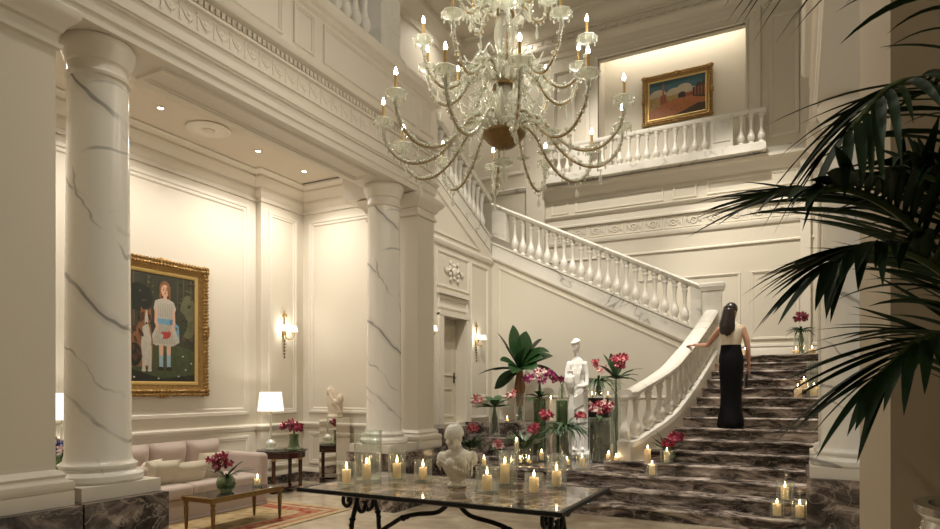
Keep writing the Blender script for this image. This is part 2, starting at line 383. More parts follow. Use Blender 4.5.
# ceiling medallion, lights, slot
med = thing('ceiling_medallion', 'round plaster ceiling medallion in the sitting room', 'medallion', (-6.88, 5.73, 5.03))
MB().lathe([(.27,0),(.28,-.015),(.25,-.026),(.22,-.015),(.18,-.010),(.15,-.016),(.12,-.022),(.08,-.022)], 40).build('ring', M['trim'], med)
MB().lathe([(.08,0),(.08,-.03),(.05,-.045),(.02,-.055),(.0,-.06)], 24).build('boss', M['trim'], med)
def downlight(loc, label, group):
    t = thing('downlight', label, 'light', loc, 0, group)
    MB().lathe([(.035,0),(.055,0),(.055,-.006),(.035,-.01)], 20, cap0=False, cap1=False).build('ring', M['trim'], t)
    MB().lathe([(.036,-.002),(.036,-.004)], 20).build('lens', M['lightdisc'], t)
    return t
downlight((-6.88, 5.03, 5.03), 'recessed ceiling downlight nearest the near marble column', 'sitting room downlights')
downlight((-6.88, 6.59, 5.03), 'recessed ceiling downlight just beyond the plaster medallion', 'sitting room downlights')
downlight((-6.88, 7.54, 5.03), 'recessed ceiling downlight closest to the dark air slot', 'sitting room downlights')
sl = thing('air_slot', 'long dark ventilation slot in the sitting room ceiling', 'vent', (-6.97, 7.99, 5.03))
MB().box(-.39,.39,-.03,.03,-.006,0).build('slot', M['darkmetal'], sl)
MB().box(-.41,.41,-.045,-.03,-.01,0).box(-.41,.41,.03,.045,-.01,0).build('rim', M['trim'], sl)

# ---- entablature over the colonnade, parapet above
def ent_profile():
    return [(-.58,4.37),(0,4.37),(0,4.435),(.018,4.45),(.018,4.55),(.04,4.56),(.04,4.575),(.055,4.585),(.055,4.61),(.03,4.615),(.03,4.72),(.05,4.725),(.05,4.745),(.02,4.755),(.02,4.945),(.055,4.955),(.055,4.98),(.03,4.985),(.03,5.065),(.10,5.075),(.12,5.10),(.13,5.13),(.05,5.15),(.02,5.19),(.02,5.72),(.05,5.74),(.06,5.78),(.10,5.80),(.12,5.84),(.12,5.90),(.06,5.93),(-.58,5.93)]
XE = -4.72
S(MB().sweep([(XE,.2),(XE,7.93),(-5.95,7.93)], ent_profile()), 'trim_4', M['trim'])
d = MB()
y = 1.0
while y < 7.9:
    d.box(XE+.03, XE+.05, y, y+.036, 4.995, 5.055); y += .062
S(d, 'trim_5', M['trim'], 0)
d = MB()                                  # swags and candelabra of the frieze
y = 1.1
while y < 7.8:
    x = XE+.024
    x -= .008; d.box(x-.005, x+.012, y-.008, y+.008, 4.775, 4.90)
    d.ell((x, y, 4.915), .014, .018, .018, 8, 6); d.ell((x, y, 4.785), .014, .022, .012, 8, 6); d.ell((x, y, 4.845), .014, .02, .02, 8, 6)
    d.tube([(x+.004, y+.012+.156*k/8, 4.905-.085*math.sin(pi*k/8)) for k in range(9)], [.006+.006*math.sin(pi*k/8) for k in range(9)], 6)
    d.ell((x, y+.09, 4.87), .012, .024, .024, 8, 6)
    d.tube([(x+.003, y+.09, 4.83), (x+.003, y+.09, 4.775)], [.012,.004], 6)
    y += .18
S(d, 'trim_6', M['trim'])
fr = MB(); ew = dict(O=(XE+.02,0,0), U=(0,1,0), N=(1,0,0))
for u0, u1 in ((.6,2.85),(3.25,4.82),(4.98,5.31),(5.45,7.35)):
    fr.frame(poly=[(u0,5.24),(u1,5.68)], w=.05, d=.022, **ew)
for u0, u1 in ((2.93,3.18),(7.48,7.85)): fr.frame(poly=[(u0,5.24),(u1,5.68)], w=.05, d=.022, **ew)
S(fr, 'trim_7', M['trim'])
fr = MB()                                  # coffers under the beam
def soffit_frame(x0,x1,y0,y1,z):
    l = lambda i, dz: [(x0+i,y0+i,z-dz),(x1-i,y0+i,z-dz),(x1-i,y1-i,z-dz),(x0+i,y1-i,z-dz)]
    fr.rings([l(0,0), l(.01,.025), l(.04,.025), l(.05,.012), l(.07,.012), l(.08,0)], False, False)
soffit_frame(-5.2,-4.84,.8,2.4,4.37); soffit_frame(-5.2,-4.84,3.55,6.65,4.37)
S(fr, 'trim_8', M['trim'])
# right hand beam
XR = .17
S(MB().sweep([(XR,7.93),(XR,.9)], ent_profile()), 'trim_9', M['trim'])
fr = MB(); rw = dict(O=(XR-.02,0,0), U=(0,-1,0), N=(-1,0,0))
fr.frame(poly=[(-7.7,5.24),(-5.4,5.68)], w=.05, d=.022, **rw); fr.frame(poly=[(-5.2,5.24),(-2.6,5.68)], w=.05, d=.022, **rw)
S(fr, 'trim_10', M['trim'])
S(MB().box(.30, .9, 1.85, 7.93, 5.93, 9.0), 'wall_right', M['upper'])
fr = MB(); rw = dict(O=(.30,0,0), U=(0,-1,0), N=(-1,0,0))
for a, c in ((-7.7,-6.5),(-6.3,-4.4),(-4.2,-2.2)): fr.frame(poly=[(a,6.1),(c,8.7)], w=.12, d=.035, **rw)
S(fr, 'trim_11', M['trim'])

# ---- piers and columns
def rl(mb, x0,x1,y0,y1, prof):
    return mb.rings([[(x0-o,y0-o,z),(x1+o,y0-o,z),(x1+o,y1+o,z),(x0-o,y1+o,z)] for o, z in prof])
def pier(name_label, x0,x1,y0,y1, px0,px1,py0,py1):
    cx, cy = (x0+x1)/2, (y0+y1)/2
    t = thing('pier', name_label, 'pillar', (cx,cy,0))
    X0,X1,Y0,Y1 = x0-cx,x1-cx,y0-cy,y1-cy
    MB().box(px0-cx,px1-cx,py0-cy,py1-cy,0,.755).build('pedestal', M['dark_marble'], t)
    k = .085
    rl(MB(), X0,X1,Y0,Y1, [(k,.757),(k,.862)]).build('plinth', M['trim'], t)
    rl(MB(), X0,X1,Y0,Y1, [(k*.9,.864),(k*1.05,.89),(k,.93),(k*.6,.945),(k*.5,.96),(k*.6,.98),(k*.4,1.0),(0,1.02),(0,1.05)]).build('base', M['trim'], t)
    MB().box(X0,X1,Y0,Y1,1.05,4.05).build('shaft', M['paint'], t)
    rl(MB(), X0,X1,Y0,Y1, [(0,4.05),(.03,4.06),(.035,4.09),(.01,4.10),(.01,4.17),(.035,4.18),(.05,4.22),(.10,4.27),(.12,4.30),(.12,4.34),(.10,4.365)]).build('capital', M['trim'], t)
    return t
pier('plain cream pier at the left edge beside the near marble column', -5.55,-4.75,1.70,2.63, -5.66,-4.60,1.55,2.735)
pier('plain cream pier behind the far marble column, beside the door', -5.6,-4.75,7.50,7.95, -5.70,-4.60,7.41,8.05)
pier('cream pier behind the right marble column beside the stairs', .21,1.05,7.50,7.95, .09,1.12,7.41,7.98)
def column(label, x, y, rot):
    t = thing('column', label, 'column', (x,y,0), rot)
    h = .36
    MB().box(-.36,.42 if rot == 0 else .36,-h,.33,0,.755).build('pedestal', M['dark_marble'], t)
    MB().box(-.33,.33,-.33,.32,.757,.862).build('plinth', M['trim'], t)
    MB().lathe([(.315,.863),(.33,.885),(.328,.92),(.30,.945),(.275,.95),(.27,.97),(.285,.985),(.285,1.0),(.262,1.015),(.248,1.03),(.245,1.05)],48).build('base', M['col_marble'], t)
    MB().lathe([(.245,1.05),(.238,1.08)]+[(.238-.022*(k/8)**1.6,1.08+2.98*k/8) for k in range(1,9)],48,cap0=False,cap1=False).build('shaft', M['col_marble'], t)
    MB().lathe([(.216,4.06),(.235,4.07),(.238,4.09),(.225,4.105),(.218,4.12),(.218,4.18),(.232,4.19),(.238,4.21),(.25,4.25),(.262,4.285),(.268,4.30),(.268,4.35),(.26,4.368)],48).build('capital', M['trim'], t)
    return t
column('near white veined marble column beside the left edge pier', -5.02, 3.11, 0)
column('far white veined marble column at the corner of the sitting room', -5.02, 7.07, 0)
column('right white veined marble column half hidden beside the stairs', .44, 7.07, 0)
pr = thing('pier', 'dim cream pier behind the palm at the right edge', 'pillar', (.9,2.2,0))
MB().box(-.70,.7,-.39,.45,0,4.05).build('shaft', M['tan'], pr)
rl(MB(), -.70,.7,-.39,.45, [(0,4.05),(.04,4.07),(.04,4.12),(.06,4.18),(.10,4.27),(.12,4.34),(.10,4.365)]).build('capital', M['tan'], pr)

# ---- door wall with raised door
XD = -5.83; YS = 12.2
def rakeZ(X): return 4.26-.49*(X+5.43)          # lower edge of the string of the upper flight along the wall
def rake3(Y): return 4.50+.40*(YS-Y)            # the same for the flight over the door wall
mb = MB().box(XD-.3,XD,YB+.18,10.05,0,rake3(10.05)).box(XD-.3,XD,10.95,YS+.15,0,rake3(YS+.15)).box(XD-.3,XD,10.05,10.95,0,.95)
mb.prism([(10.05,2.96),(10.95,2.96),(10.95,rake3(10.95)),(10.05,rake3(10.05))],'x',XD-.3,XD)
mb.prism([(YB+.18,rake3(10.05)),(10.05,rake3(10.05)),(YB+.18,rake3(YB+.18))],'x',XD-.3,XD)
mb.prism([(10.95,rake3(YS+.15)),(YS+.15,rake3(YS+.15)),(10.95,rake3(10.95))],'x',XD-.3,XD)
S(mb, 'wall_door', M['paint'])
dr = MB().box(XD-.24,XD-.2,10.06,10.94,.955,2.95).build('door_1', M['doorpaint']); struct(dr)
p = MB(); dw = dict(O=(XD-.2,0,0), U=(0,1,0), N=(1,0,0))
for z0, z1 in ((1.05,1.62),(1.85,2.86)): p.frame(poly=[(10.18,z0),(10.82,z1)], w=.06, d=.018, **dw)
p.build('door_panel', M['doorpaint'], dr)
MB().box(XD-.2,XD-.185,10.84,10.88,1.72,1.92).tube([(XD-.185,10.86,1.82),(XD-.15,10.86,1.82),(XD-.15,10.78,1.82)],.01,6).build('door_handle', M['iron'], dr)
fr = MB(); ww = dict(O=(XD,0,0), U=(0,1,0), N=(1,0,0))
fr.box(XD,XD+.05,9.88,10.05,.95,3.0).box(XD,XD+.05,10.95,11.06,.95,3.0).box(XD,XD+.06,9.88,11.06,2.96,3.06)
fr.frame(poly=[(9.90,3.10),(11.04,3.34)], w=.06, d=.03, **ww)
fr.box(XD,XD+.07,9.86,11.08,3.36,3.42)
fr.frame(poly=[(9.86,3.50),(11.12,4.16)], w=.05, d=.02, **ww)
fr.frame(poly=[(11.2,1.42),(11.98,4.16)], w=.06, d=.025, **ww)
fr.frame(poly=[(11.2,1.0),(11.98,1.30)], w=.05, d=.02, **ww)
fr.sweep([(XD,8.6),(XD,YS)], [(0,4.26),(.03,4.27),(.05,4.31),(.05,4.35),(.02,4.38),(0,4.38)])
S(fr, 'trim_12', M['trim'])
fr = MB(); fr.frame(poly=[(9.2,4.46),(11.65,4.46),(9.2,rake3(9.2)-.16)], w=.05, d=.022, **ww)
fr.sweep([(XD,YS-1.0),(XD,YS)], [(0,1.34),(.03,1.34),(.04,1.37),(.03,1.40),(0,1.40)])
S(fr, 'trim_13', M['trim'])
rel = thing('wall_ornament', 'carved plaster flower relief above the door', 'ornament', (XD+.02,10.5,3.83))
o = MB()
for k in range(12):
    a = 2*pi*k/12; r_ = .13 if k % 2 else .2
    o.ell((0,r_*math.cos(a)*1.4,r_*math.sin(a)*.9), .02,.055,.045, 8,6)
for s in (-1,1): o.tube([(0,s*(.1+.3*k/8),.05*math.sin(k*.9)) for k in range(9)], [.028*(1-k/10) for k in range(9)],6)
o.ell((0,0,0),.035,.09,.09,12,8)
o.build('relief', M['trim'], rel)

# ---- wall under the upper flight, facing the hall
mb = MB().prism([(XD,0),(-1.44,0),(-1.44,rakeZ(-1.44)),(XD,rakeZ(XD))],'y',YS,YS+.15)
S(mb, 'wall_stairs', M['paint'])
fr = MB(); sw = dict(O=(0,YS,0), U=(1,0,0), N=(0,-1,0))
fr.frame(poly=[(-5.68,1.42),(-1.6,1.42),(-1.6,rakeZ(-1.6)-.16),(-5.68,rakeZ(-5.68)-.16)], w=.05, d=.022, **sw)
fr.rings([[(x,YS-o,rakeZ(x)+z) for o, z in ((0,-.06),(.03,-.06),(.05,-.02),(.05,.0),(0,.0))] for x in (XD,-1.5)])
S(fr, 'trim_14', M['trim'])

# ---- far back wall with the balcony niche
Y2 = 14.3; ZC = 10.4
nx0,nx1,nz0,nz1 = -4.1,-.95,6.45,9.26
mb = MB().box(-8.0,nx0,Y2,Y2+.2,0,ZC).box(nx1,.6,Y2,Y2+.2,0,ZC).box(nx0,nx1,Y2,Y2+.2,0,nz0).box(nx0,nx1,Y2,Y2+.2,nz1,ZC)
S(mb, 'wall_far', M['upper'])
mb = MB().box(nx0-.2,nx1+.2,14.95,15.1,nz0-.2,nz1+.6).box(nx0-.2,nx0-.02,Y2+.2,14.95,nz0-.2,nz1+.6).box(nx1+.02,nx1+.2,Y2+.2,14.95,nz0-.2,nz1+.6).box(nx0-.02,nx1+.02,Y2+.2,14.95,nz1+.5,nz1+.6).box(nx0-.02,nx1+.02,Y2+.2,14.95,nz0-.2,nz0)
S(mb, 'wall_niche', M['paint'])
fw = dict(O=(0,Y2,0), U=(1,0,0), N=(0,-1,0))
fr = MB()
l = lambda i, dd: [(nx0-i,Y2-dd,nz0),(nx0-i,Y2-dd,nz1+i),(nx1+i,Y2-dd,nz1+i),(nx1+i,Y2-dd,nz0)]
fr.rings([l(.30,0),l(.28,.05),l(.20,.05),l(.18,.03),l(.06,.03),l(.04,.05),l(0,.05),l(0,-.05)], False, False, closed=False)
fr.frame(poly=[(-.52,6.78),(.05,9.3)], w=.09, d=.035, **fw)
fr.frame(poly=[(-5.2,6.9),(-4.65,9.2)], w=.08, d=.035, **fw)
fr.frame(poly=[(-7.5,6.9),(-5.95,9.2)], w=.09, d=.035, **fw)
fr.box(.06,.24,Y2-.1,Y2,2.2,9.7)
S(fr, 'trim_15', M['trim'])
fr = MB().sweep([(-7.9,Y2),(.5,Y2)], [(0,9.50),(.03,9.52),(.05,9.60),(.05,9.66),(.12,9.70),(.16,9.76),(.16,9.80),(.08,9.83),(.05,9.86),(.05,10.02),(.09,10.03),(.09,10.06),(.2,10.10),(.3,10.2),(.34,10.3),(.34,10.36),(.38,10.4),(0,10.4)])
x = -7.7
while x < .4:
    fr.box(x,x+.16,Y2-.075,Y2-.05,9.90,9.98); x += .26
S(fr, 'trim_16', M['trim'])
fr = MB()                                   # band of panels and fret under the balcony
fr.sweep([(-5.38,Y2),(.3,Y2)], [(0,6.12),(.04,6.14),(.10,6.22),(.14,6.30),(.22,6.34),(.22,6.40),(0,6.42)])
fr.sweep([(-5.38,Y2),(.3,Y2)], [(0,5.42),(.05,5.43),(.05,5.47),(.02,5.49),(.02,5.62),(.05,5.64),(.08,5.70),(.03,5.72),(0,5.72)])
fr.sweep([(-5.38,Y2),(.3,Y2)], [(0,5.0),(.03,5.01),(.05,5.06),(.05,5.10),(0,5.12)])
fr.sweep([(-5.38,Y2),(.3,Y2)], [(0,4.62),(.03,4.63),(.03,4.66),(0,4.68)])
for u0,u1 in ((-5.25,-4.82),(-4.65,-2.62),(-2.42,-1.92),(-1.72,.02)): fr.frame(poly=[(u0,5.77),(u1,6.07)], w=.045, d=.022, **fw)
x = -5.2
while x < .1:
    fr.frame(poly=[(x,5.14),(x+.40,5.40)], w=.03, d=.014, **fw)
    fr.tube([(x+.20+.065*math.cos(a*pi/6),Y2-.008,5.27+.065*math.sin(a*pi/6)) for a in range(13)],.012,6)
    for s in (-1,1): fr.tube([(x+.20+s*(.07+.08*k/5),Y2-.008,5.27+.05*math.sin(k*1.2)*s) for k in range(6)],.01,5)
    fr.ell((x+.20,Y2,5.27),.03,.016,.03,8,6)
    x += .43
for u0,u1 in ((-3.2,-1.05),(-.86,.05)): fr.frame(poly=[(u0,2.62),(u1,4.05)], w=.06, d=.025, **fw)
fr.sweep([(-1.4,Y2),(.4,Y2)], [(0,2.2),(.04,2.2),(.04,2.42),(.02,2.46),(.04,2.48),(.03,2.53),(0,2.54)])
S(fr, 'trim_17', M['trim'])
S(MB().box(-5.85,-5.38,Y2-.14,Y2,4.0,6.55), 'trim_18', M['upper'])
S(MB().sweep([(-7.8,Y2),(-5.85,Y2)], [(0,6.45),(.05,6.47),(.08,6.53),(.03,6.56),(0,6.58)]).sweep([(-.56,Y2),(.06,Y2)], [(0,6.40),(.04,6.42),(.04,6.56),(0,6.6)]), 'trim_19', M['white_marble'])
S(MB().box(XL-.2,XL,YB+.2,14.5,0,ZC), 'wall_upper', M['upper'])
S(MB().box(.36,.6,8.08,14.3,0,ZC), 'wall_stairwell', M['upper'])
S(MB().box(-8.0,.6,8.2,14.5,ZC,ZC+.15), 'ceiling_upper', M['upper'])
S(MB().sweep([(XL,8.4),(XL,14.3)], [(0,9.9),(.05,9.92),(.08,10.05),(.2,10.15),(.3,10.28),(.3,10.4),(0,10.4)]), 'trim_20', M['trim'])
downlight((-7.08,12.7,ZC), 'left tiny downlight in the high ceiling behind the chandelier', 'high ceiling downlights')
downlight((-6.08,13.75,ZC), 'right tiny downlight in the high ceiling behind the chandelier', 'high ceiling downlights')

# ---- marble platform and tiers by the door
r = .147; tr = .32; Y0 = 7.78
mb = MB().box(XD,-2.0,8.74,YS,0,3*r)
S(mb, 'floor_platform', M['dark_marble'])
mb = MB().box(XD,-4.15,9.95,11.0,3*r,.735).box(XD,-4.15,11.0,YS,3*r,.95).box(XD,-5.2,8.5,9.95,3*r,.95)
S(mb, 'floor_dais', M['dark_marble'])

# ================================================================== THE STAIRCASE
def pathX(Y):
    k = [(8.85,-2.12),(9.05,-2.02),(9.32,-1.86),(9.7,-1.70),(10.5,-1.55),(11.4,-1.43),(12.2,-1.36)]
    if Y <= k[0][0]: return k[0][1]
    for (a,xa),(c,xc) in zip(k,k[1:]):
        if Y <= c: return lerp(xa,xc,(Y-a)/(c-a))
    return k[-1][1]
st = thing('staircase', 'broad dark marble staircase rising behind the iron table', 'staircase', (0,0,0))
for k in range(15):
    ya, yb_ = Y0+k*tr, Y0+(k+1)*tr
    if k == 14: yb_ = 14.29
    z = (k+1)*r; top = z; s = MB()
    if k < 3: xs = (-4.55, -4.55); xr = .08 if k < 1 else .30
    elif k == 3: xs = (-2.42, -2.42); xr = .30
    else: xs = (pathX(ya)+.0, pathX(yb_)+.0); xr = .355
    if k == 14: xs = (-1.36,-1.36)
    y_end = yb_
    if ya < 7.98: xr = .08
    s.prism([(xs[0],ya),(xr,ya),(xr,y_end),(xs[1],y_end)],'z',max(0,z-r-.02) if k else 0,z-.03)
    nose_ = [(ya,z-.036),(ya-.016,z-.036),(ya-.028,z-.030),(ya-.033,z-.018),(ya-.028,z-.006),(ya-.016,z),(y_end,z),(y_end,z-.03),(ya,z-.03)]
    s.rings([[(xa,q,w_) for q,w_ in nose_[:7]]+[(xa if xa > 0 else xs[1],y_end,z-.03)] for xa in (xs[0],xr)])
    sh = Vector((random.Random(k).uniform(-5,5), k*1.7, k*.9)); s.v = [tuple(Vector(v)-sh) for v in s.v]
    s.build('step', M['step_marble'], st, 30, sh)

def loft(mb, pts, prof):
    loops = []
    for i, p in enumerate(pts):
        p = Vector(p); t = Vector(pts[min(i+1,len(pts)-1)])-Vector(pts[max(i-1,0)]); t.z = 0; t.normalize(); sd = Vector((t.y,-t.x,0))
        loops.append([p+sd*a+Vector((0,0,c)) for a, c in prof])
    return mb.rings(loops)
RAIL = [(-.085,-.11),(.085,-.11),(.11,-.08),(.125,-.045),(.10,-.015),(.05,0),(-.05,0),(-.10,-.015),(-.125,-.045),(-.11,-.08)]
def baluster_mb(h, k=1.0, n=14):
    pr = [(.072,0),(.072,.035),(.05,.05),(.045,.075),(.055,.10),(.07,.14),(.080,.20),(.078,.26),(.062,.33),(.044,.40),(.034,.47),(.031,.56),(.036,.68),(.042,.76),(.045,.80),(.055,.82),(.055,.845),(.042,.86),(.044,.89),(.066,.93),(.07,.95),(.07,1.0)]
    b_ = MB(); b_.lathe([(q*k, z*h) for q, z in pr], n, rot=pi/n)
    return b_
def balusters(parent, pts, h, k=1.0, n=14):
    me = None
    for p in pts:
        if me is None:
            o = baluster_mb(h,k,n).build('baluster', M['rail_marble'], parent, 40, p); me = o.data
        else:
            o = bpy.data.objects.new('baluster', me); COL.objects.link(o); o.parent = parent; o.location = p
# curved balustrade along the first flight
nose = lambda Y: r*(1+(Y-Y0)/tr)
cb = thing('balustrade', 'curved white marble balustrade the woman is holding', 'balustrade', (0,0,0))
ys = [8.93+(12.03-8.93)*k/40 for k in range(41)]
raw = [Vector((pathX(y),y,0)) for y in ys]
for _ in range(4): raw = [raw[0]]+[(raw[i-1]+raw[i]*2+raw[i+1])/4 for i in range(1,len(raw)-1)]+[raw[-1]]
sp = [Vector((p.x,p.y,nose(p.y)+.95-.02)) for p in raw]
head = [Vector((-2.14,8.78,sp[0].z-.01)), Vector((-2.12,8.85,sp[0].z-.005))]
loft(MB(), head+sp, RAIL).build('handrail', M['rail_marble'], cb)
loft(MB(), head+[Vector((p.x,p.y,p.z)) for p in sp], [(-.12,-.80),(.12,-.80),(.12,-.73),(-.12,-.73)]).build('base_rail', M['rail_marble'], cb)
loops = []
for p in head+sp:
    i = (head+sp).index(p); q = head+sp; t = q[min(i+1,len(q)-1)]-q[max(i-1,0)]; t.z=0; t.normalize(); sd = Vector((t.y,-t.x,0))
    zb = 4*r if p.y < 8.75 else 3*r
    loops.append([Vector((p.x,p.y,3*r+.003))+sd*a if c == 0 else Vector((p.x,p.y,p.z-.79))+sd*a for a, c in ((-.115,0),(.095,0),(.095,1),(-.115,1))])
MB().rings(loops).build('string_wall', M['trim'], cb)
acc = 0; last = head[0]; bp = []
for p in head+sp:
    acc += (Vector((p.x,p.y,0))-Vector((last.x,last.y,0))).length; last = p
    if acc > .205 or p is head[0]: bp.append((p.x,p.y,p.z-.735)); acc = 0
balusters(cb, bp[:-1], .635)
nw = thing('newel', 'tall square marble newel post behind the woman', 'newel', (-1.36,12.2,2.062))
MB().box(-.16,.16,-.16,-.005,.0,1.30).build('post', M['rail_marble'], nw)
rl(MB(), -.16,.16,-.16,-.005,[(0,1.302),(.03,1.32),(.035,1.36),(.05,1.38),(.05,1.44),(.03,1.46)]).build('cap', M['rail_marble'], nw)

# rising balustrade over the panelled wall
b2 = thing('balustrade', 'sloping marble balustrade of the upper flight above the panelled wall', 'balustrade', (0,0,0))
yb2 = YS+.06
ln = lambda x0,x1,dz: [Vector((x,yb2,rakeZ(x)+dz)) for x in (x0,x1)]
loft(MB(), ln(-1.53,-5.82,1.16), RAIL).build('handrail', M['rail_marble'], b2)
loft(MB(), ln(-1.53,XD+.01,.165), [(-.09,-.165),(.09,-.165),(.09,.10),(.115,.115),(.115,.155),(-.115,.155),(-.115,.115),(-.09,.10)]).build('string', M['white_marble'], b2)
pts = []
x = -1.86
while x > -5.45:
    pts.append((x,yb2,rakeZ(x)+.30)); x -= .182
balusters(b2, pts, .76)
MB().prism([(-1.56,rakeZ(-1.56)+.3),(-1.75,rakeZ(-1.75)+.3),(-1.75,rakeZ(-1.75)+1.06),(-1.56,rakeZ(-1.56)+1.06)],'y',yb2-.08,yb2+.08).build('end_panel', M['white_marble'], b2)
nc = thing('newel', 'veined marble corner newel where the two upper flights meet', 'newel', (XD+.19,YS+.06,rakeZ(XD)+.28))
zz = rakeZ(XD+.19)
MB().prism([(-.18,.17),(.16,.0),(.16,.66),(-.18,.85)],'y',-.085,.085).build('post', M['white_marble'], nc)
MB().prism([(-.14,.24),(.12,.11),(.12,.60),(-.14,.75)],'y',-.092,-.084).build('panel', M['white_marble'], nc)
# flight over the door wall
b3 = thing('balustrade', 'steep marble balustrade climbing above the door wall behind the chandelier', 'balustrade', (0,0,0))
xb3 = XD-.08
ln3 = lambda y0,y1,dz: [Vector((xb3,y,rake3(y)+dz)) for y in (y0,y1)]
loft(MB(), ln3(YS-.06,8.5,1.19), RAIL).build('handrail', M['rail_marble'], b3)
loft(MB(), ln3(YS-.08,8.5,.18), [(-.09,-.165),(.09,-.165),(.09,.10),(.115,.115),(.115,.155),(-.115,.155),(-.115,.115),(-.09,.10)]).build('string', M['white_marble'], b3)
pts = []; y = YS-.35
while y > 8.7:
    pts.append((xb3,y,rake3(y)+.33)); y -= .19
balusters(b3, pts, .76)
S(MB().box(XL,XD-.3,12.3,14.3,4.0,4.2), 'floor_upper', M['dark_marble'])
# gallery balustrade at the top left
b4 = thing('balustrade', 'short marble balustrade at the top left above the parapet panels', 'balustrade', (0,0,0))
xg = -4.86
loft(MB(), [(xg,3.0,6.06),(xg,6.60,6.06)], [(-.1,-.125),(.1,-.125),(.1,0),(-.1,0)]).build('base_rail', M['white_marble'], b4)
loft(MB(), [(xg,3.0,6.84),(xg,6.60,6.84)], RAIL).build('handrail', M['rail_marble'], b4)
balusters(b4, [(xg,3.2+.19*k,6.06) for k in range(18)], .68)
nb = thing('newel', 'solid veined marble block ending the top left balustrade', 'newel', (xg,6.86,5.935))
MB().box(-.2,.12,-.25,.19,0,.87).build('post', M['white_marble'], nb)
rl(MB(), -.2,.12,-.25,.19,[(0,.87),(.03,.89),(.04,.93),(.04,.99),(0,1.03)]).build('cap', M['rail_marble'], nb)
# balcony before the niche
bc = thing('balcony', 'white marble balcony in front of the upstairs painting', 'balcony', (0,0,0))
Yc = 14.0
MB().box(-5.3,-.55,Yc-.1,Y2-.05,6.425,6.57).build('slab', M['white_marble'], bc)
MB().box(-5.3,-.57,Yc-.08,Yc+.08,6.57,6.60).build('base_rail', M['rail_marble'], bc)
loft(MB(), [(-.55,Yc,7.30),(-5.3,Yc,7.30)], [(-.07,-.10),(.07,-.10),(.09,-.07),(.09,-.02),(.05,0),(-.05,0),(-.09,-.02),(-.09,-.07)]).build('handrail', M['rail_marble'], bc)
MB().box(-1.60,-1.17,Yc-.07,Yc+.07,6.60,7.2).frame((0,Yc-.07,0),(1,0,0),(0,-1,0),[(-1.55,6.72),(-1.22,7.15)],.035,.015).build('panel', M['white_marble'], bc)
MB().box(-4.6,-4.2,Yc-.07,Yc+.07,6.60,7.2).build('panel', M['white_marble'], bc)
balusters(bc, [(-1.72-.2*k,Yc,6.60) for k in range(12)]+[(-1.02+.19*k,Yc,6.60) for k in range(3)]+[(-4.75-.2*k,Yc,6.60) for k in range(3)], .60, .95)

# near end of the hall, unseen, walls added to keep the foreground darker
S(MB().box(-8.2,2.4,-1.7,-1.5,0,ZC), 'wall_rear', M['upper'])
S(MB().box(2.2,2.4,-1.5,1.8,0,ZC), 'wall_side', M['upper'])
S(MB().box(1.74,2.4,1.8,2.0,0,4.37), 'wall_end', M['upper'])
S(MB().box(-8.2,2.4,-1.7,3.0,ZC,ZC+.15), 'ceiling_hall', M['upper'])  # partial ceiling out of view, added to shade the foreground
# ================================================================== HELPERS FOR OBJECTS
def ground(px, py, z):                       # where the measured spot meets the level z
    return at(px, py, (CAMZ-z)*626.7/(py-389))
def on_y(px, Y, z):                          # measured column of the view on the plane Y
    u = (px-470)/626.7; D = Y/(FW.y+RT.y*u); p = at(px, 389, D); p.z = z; return p
def on_step(px, k, back=.14): return on_y(px, Y0+k*tr+back, (k+1)*r)
def rbox(mb, x0,x1,y0,y1,z0,z1, rr=.03, seg=3, puff=0):
    bm = bmesh.new(); bmesh.ops.create_cube(bm, size=1)
    for v in bm.verts: v.co = Vector((lerp(x0,x1,v.co.x+.5), lerp(y0,y1,v.co.y+.5), lerp(z0,z1,v.co.z+.5)))
    bmesh.ops.bevel(bm, geom=list(bm.edges), offset=rr, segments=seg, affect='EDGES', profile=.5)
    bm.verts.index_update(); mb.add([v.co.copy() for v in bm.verts], [tuple(v.index for v in f.verts) for f in bm.faces]); bm.free(); return mb
def pillow(mb, Mx, w, h, t, n=12):
    for s in (1,-1):
        vs = []
        for i in range(n+1):
            for j in range(n+1):
                u = -1+2*i/n; v = -1+2*j/n
                k = max(0,(1-u**4)*(1-v**4))**.6; pin = 1-.06*(abs(u*v))
                e = 1-.05*(1-abs(u))*(abs(v)) - .05*(1-abs(v))*abs(u)
                vs.append(Mx @ Vector((u*w/2*e, s*t/2*k, v*h/2*e)))
        fs = [(i*(n+1)+j,(i+1)*(n+1)+j,(i+1)*(n+1)+j+1,i*(n+1)+j+1) for i in range(n) for j in range(n)]
        mb.add(vs, fs if s > 0 else [tuple(reversed(f)) for f in fs])
    return mb
def leaf(mb, p0, d, L, W, droop=.4, n=8, fold=.25, peak=.45, base=.12, roll=0):
    d = Vector(d).normalized(); p0 = Vector(p0); rows = []
    for i in range(n+1):
        t = i/n
        p = p0+d*(L*t)+Vector((0,0,-droop*L*t*t))
        tg = (d+Vector((0,0,-2*droop*t))).normalized()
        sd = tg.cross(Vector((0,0,1))); sd = sd.normalized() if sd.length > .05 else Vector((1,0,0))
        if roll: sd = Matrix.Rotation(roll,3,tg) @ sd
        nm = sd.cross(tg)
        w = W*.5*(base+(1-base)*math.sin(pi*min(1,(t/peak)*.5)) if t < peak else math.cos(pi*.5*(t-peak)/(1-peak))**.8)
        if i == n: w = W*.01
        rows.append([p+sd*w+nm*(fold*w), p, p-sd*w+nm*(fold*w)])
    return mb.rings(rows, False, False, closed=False)
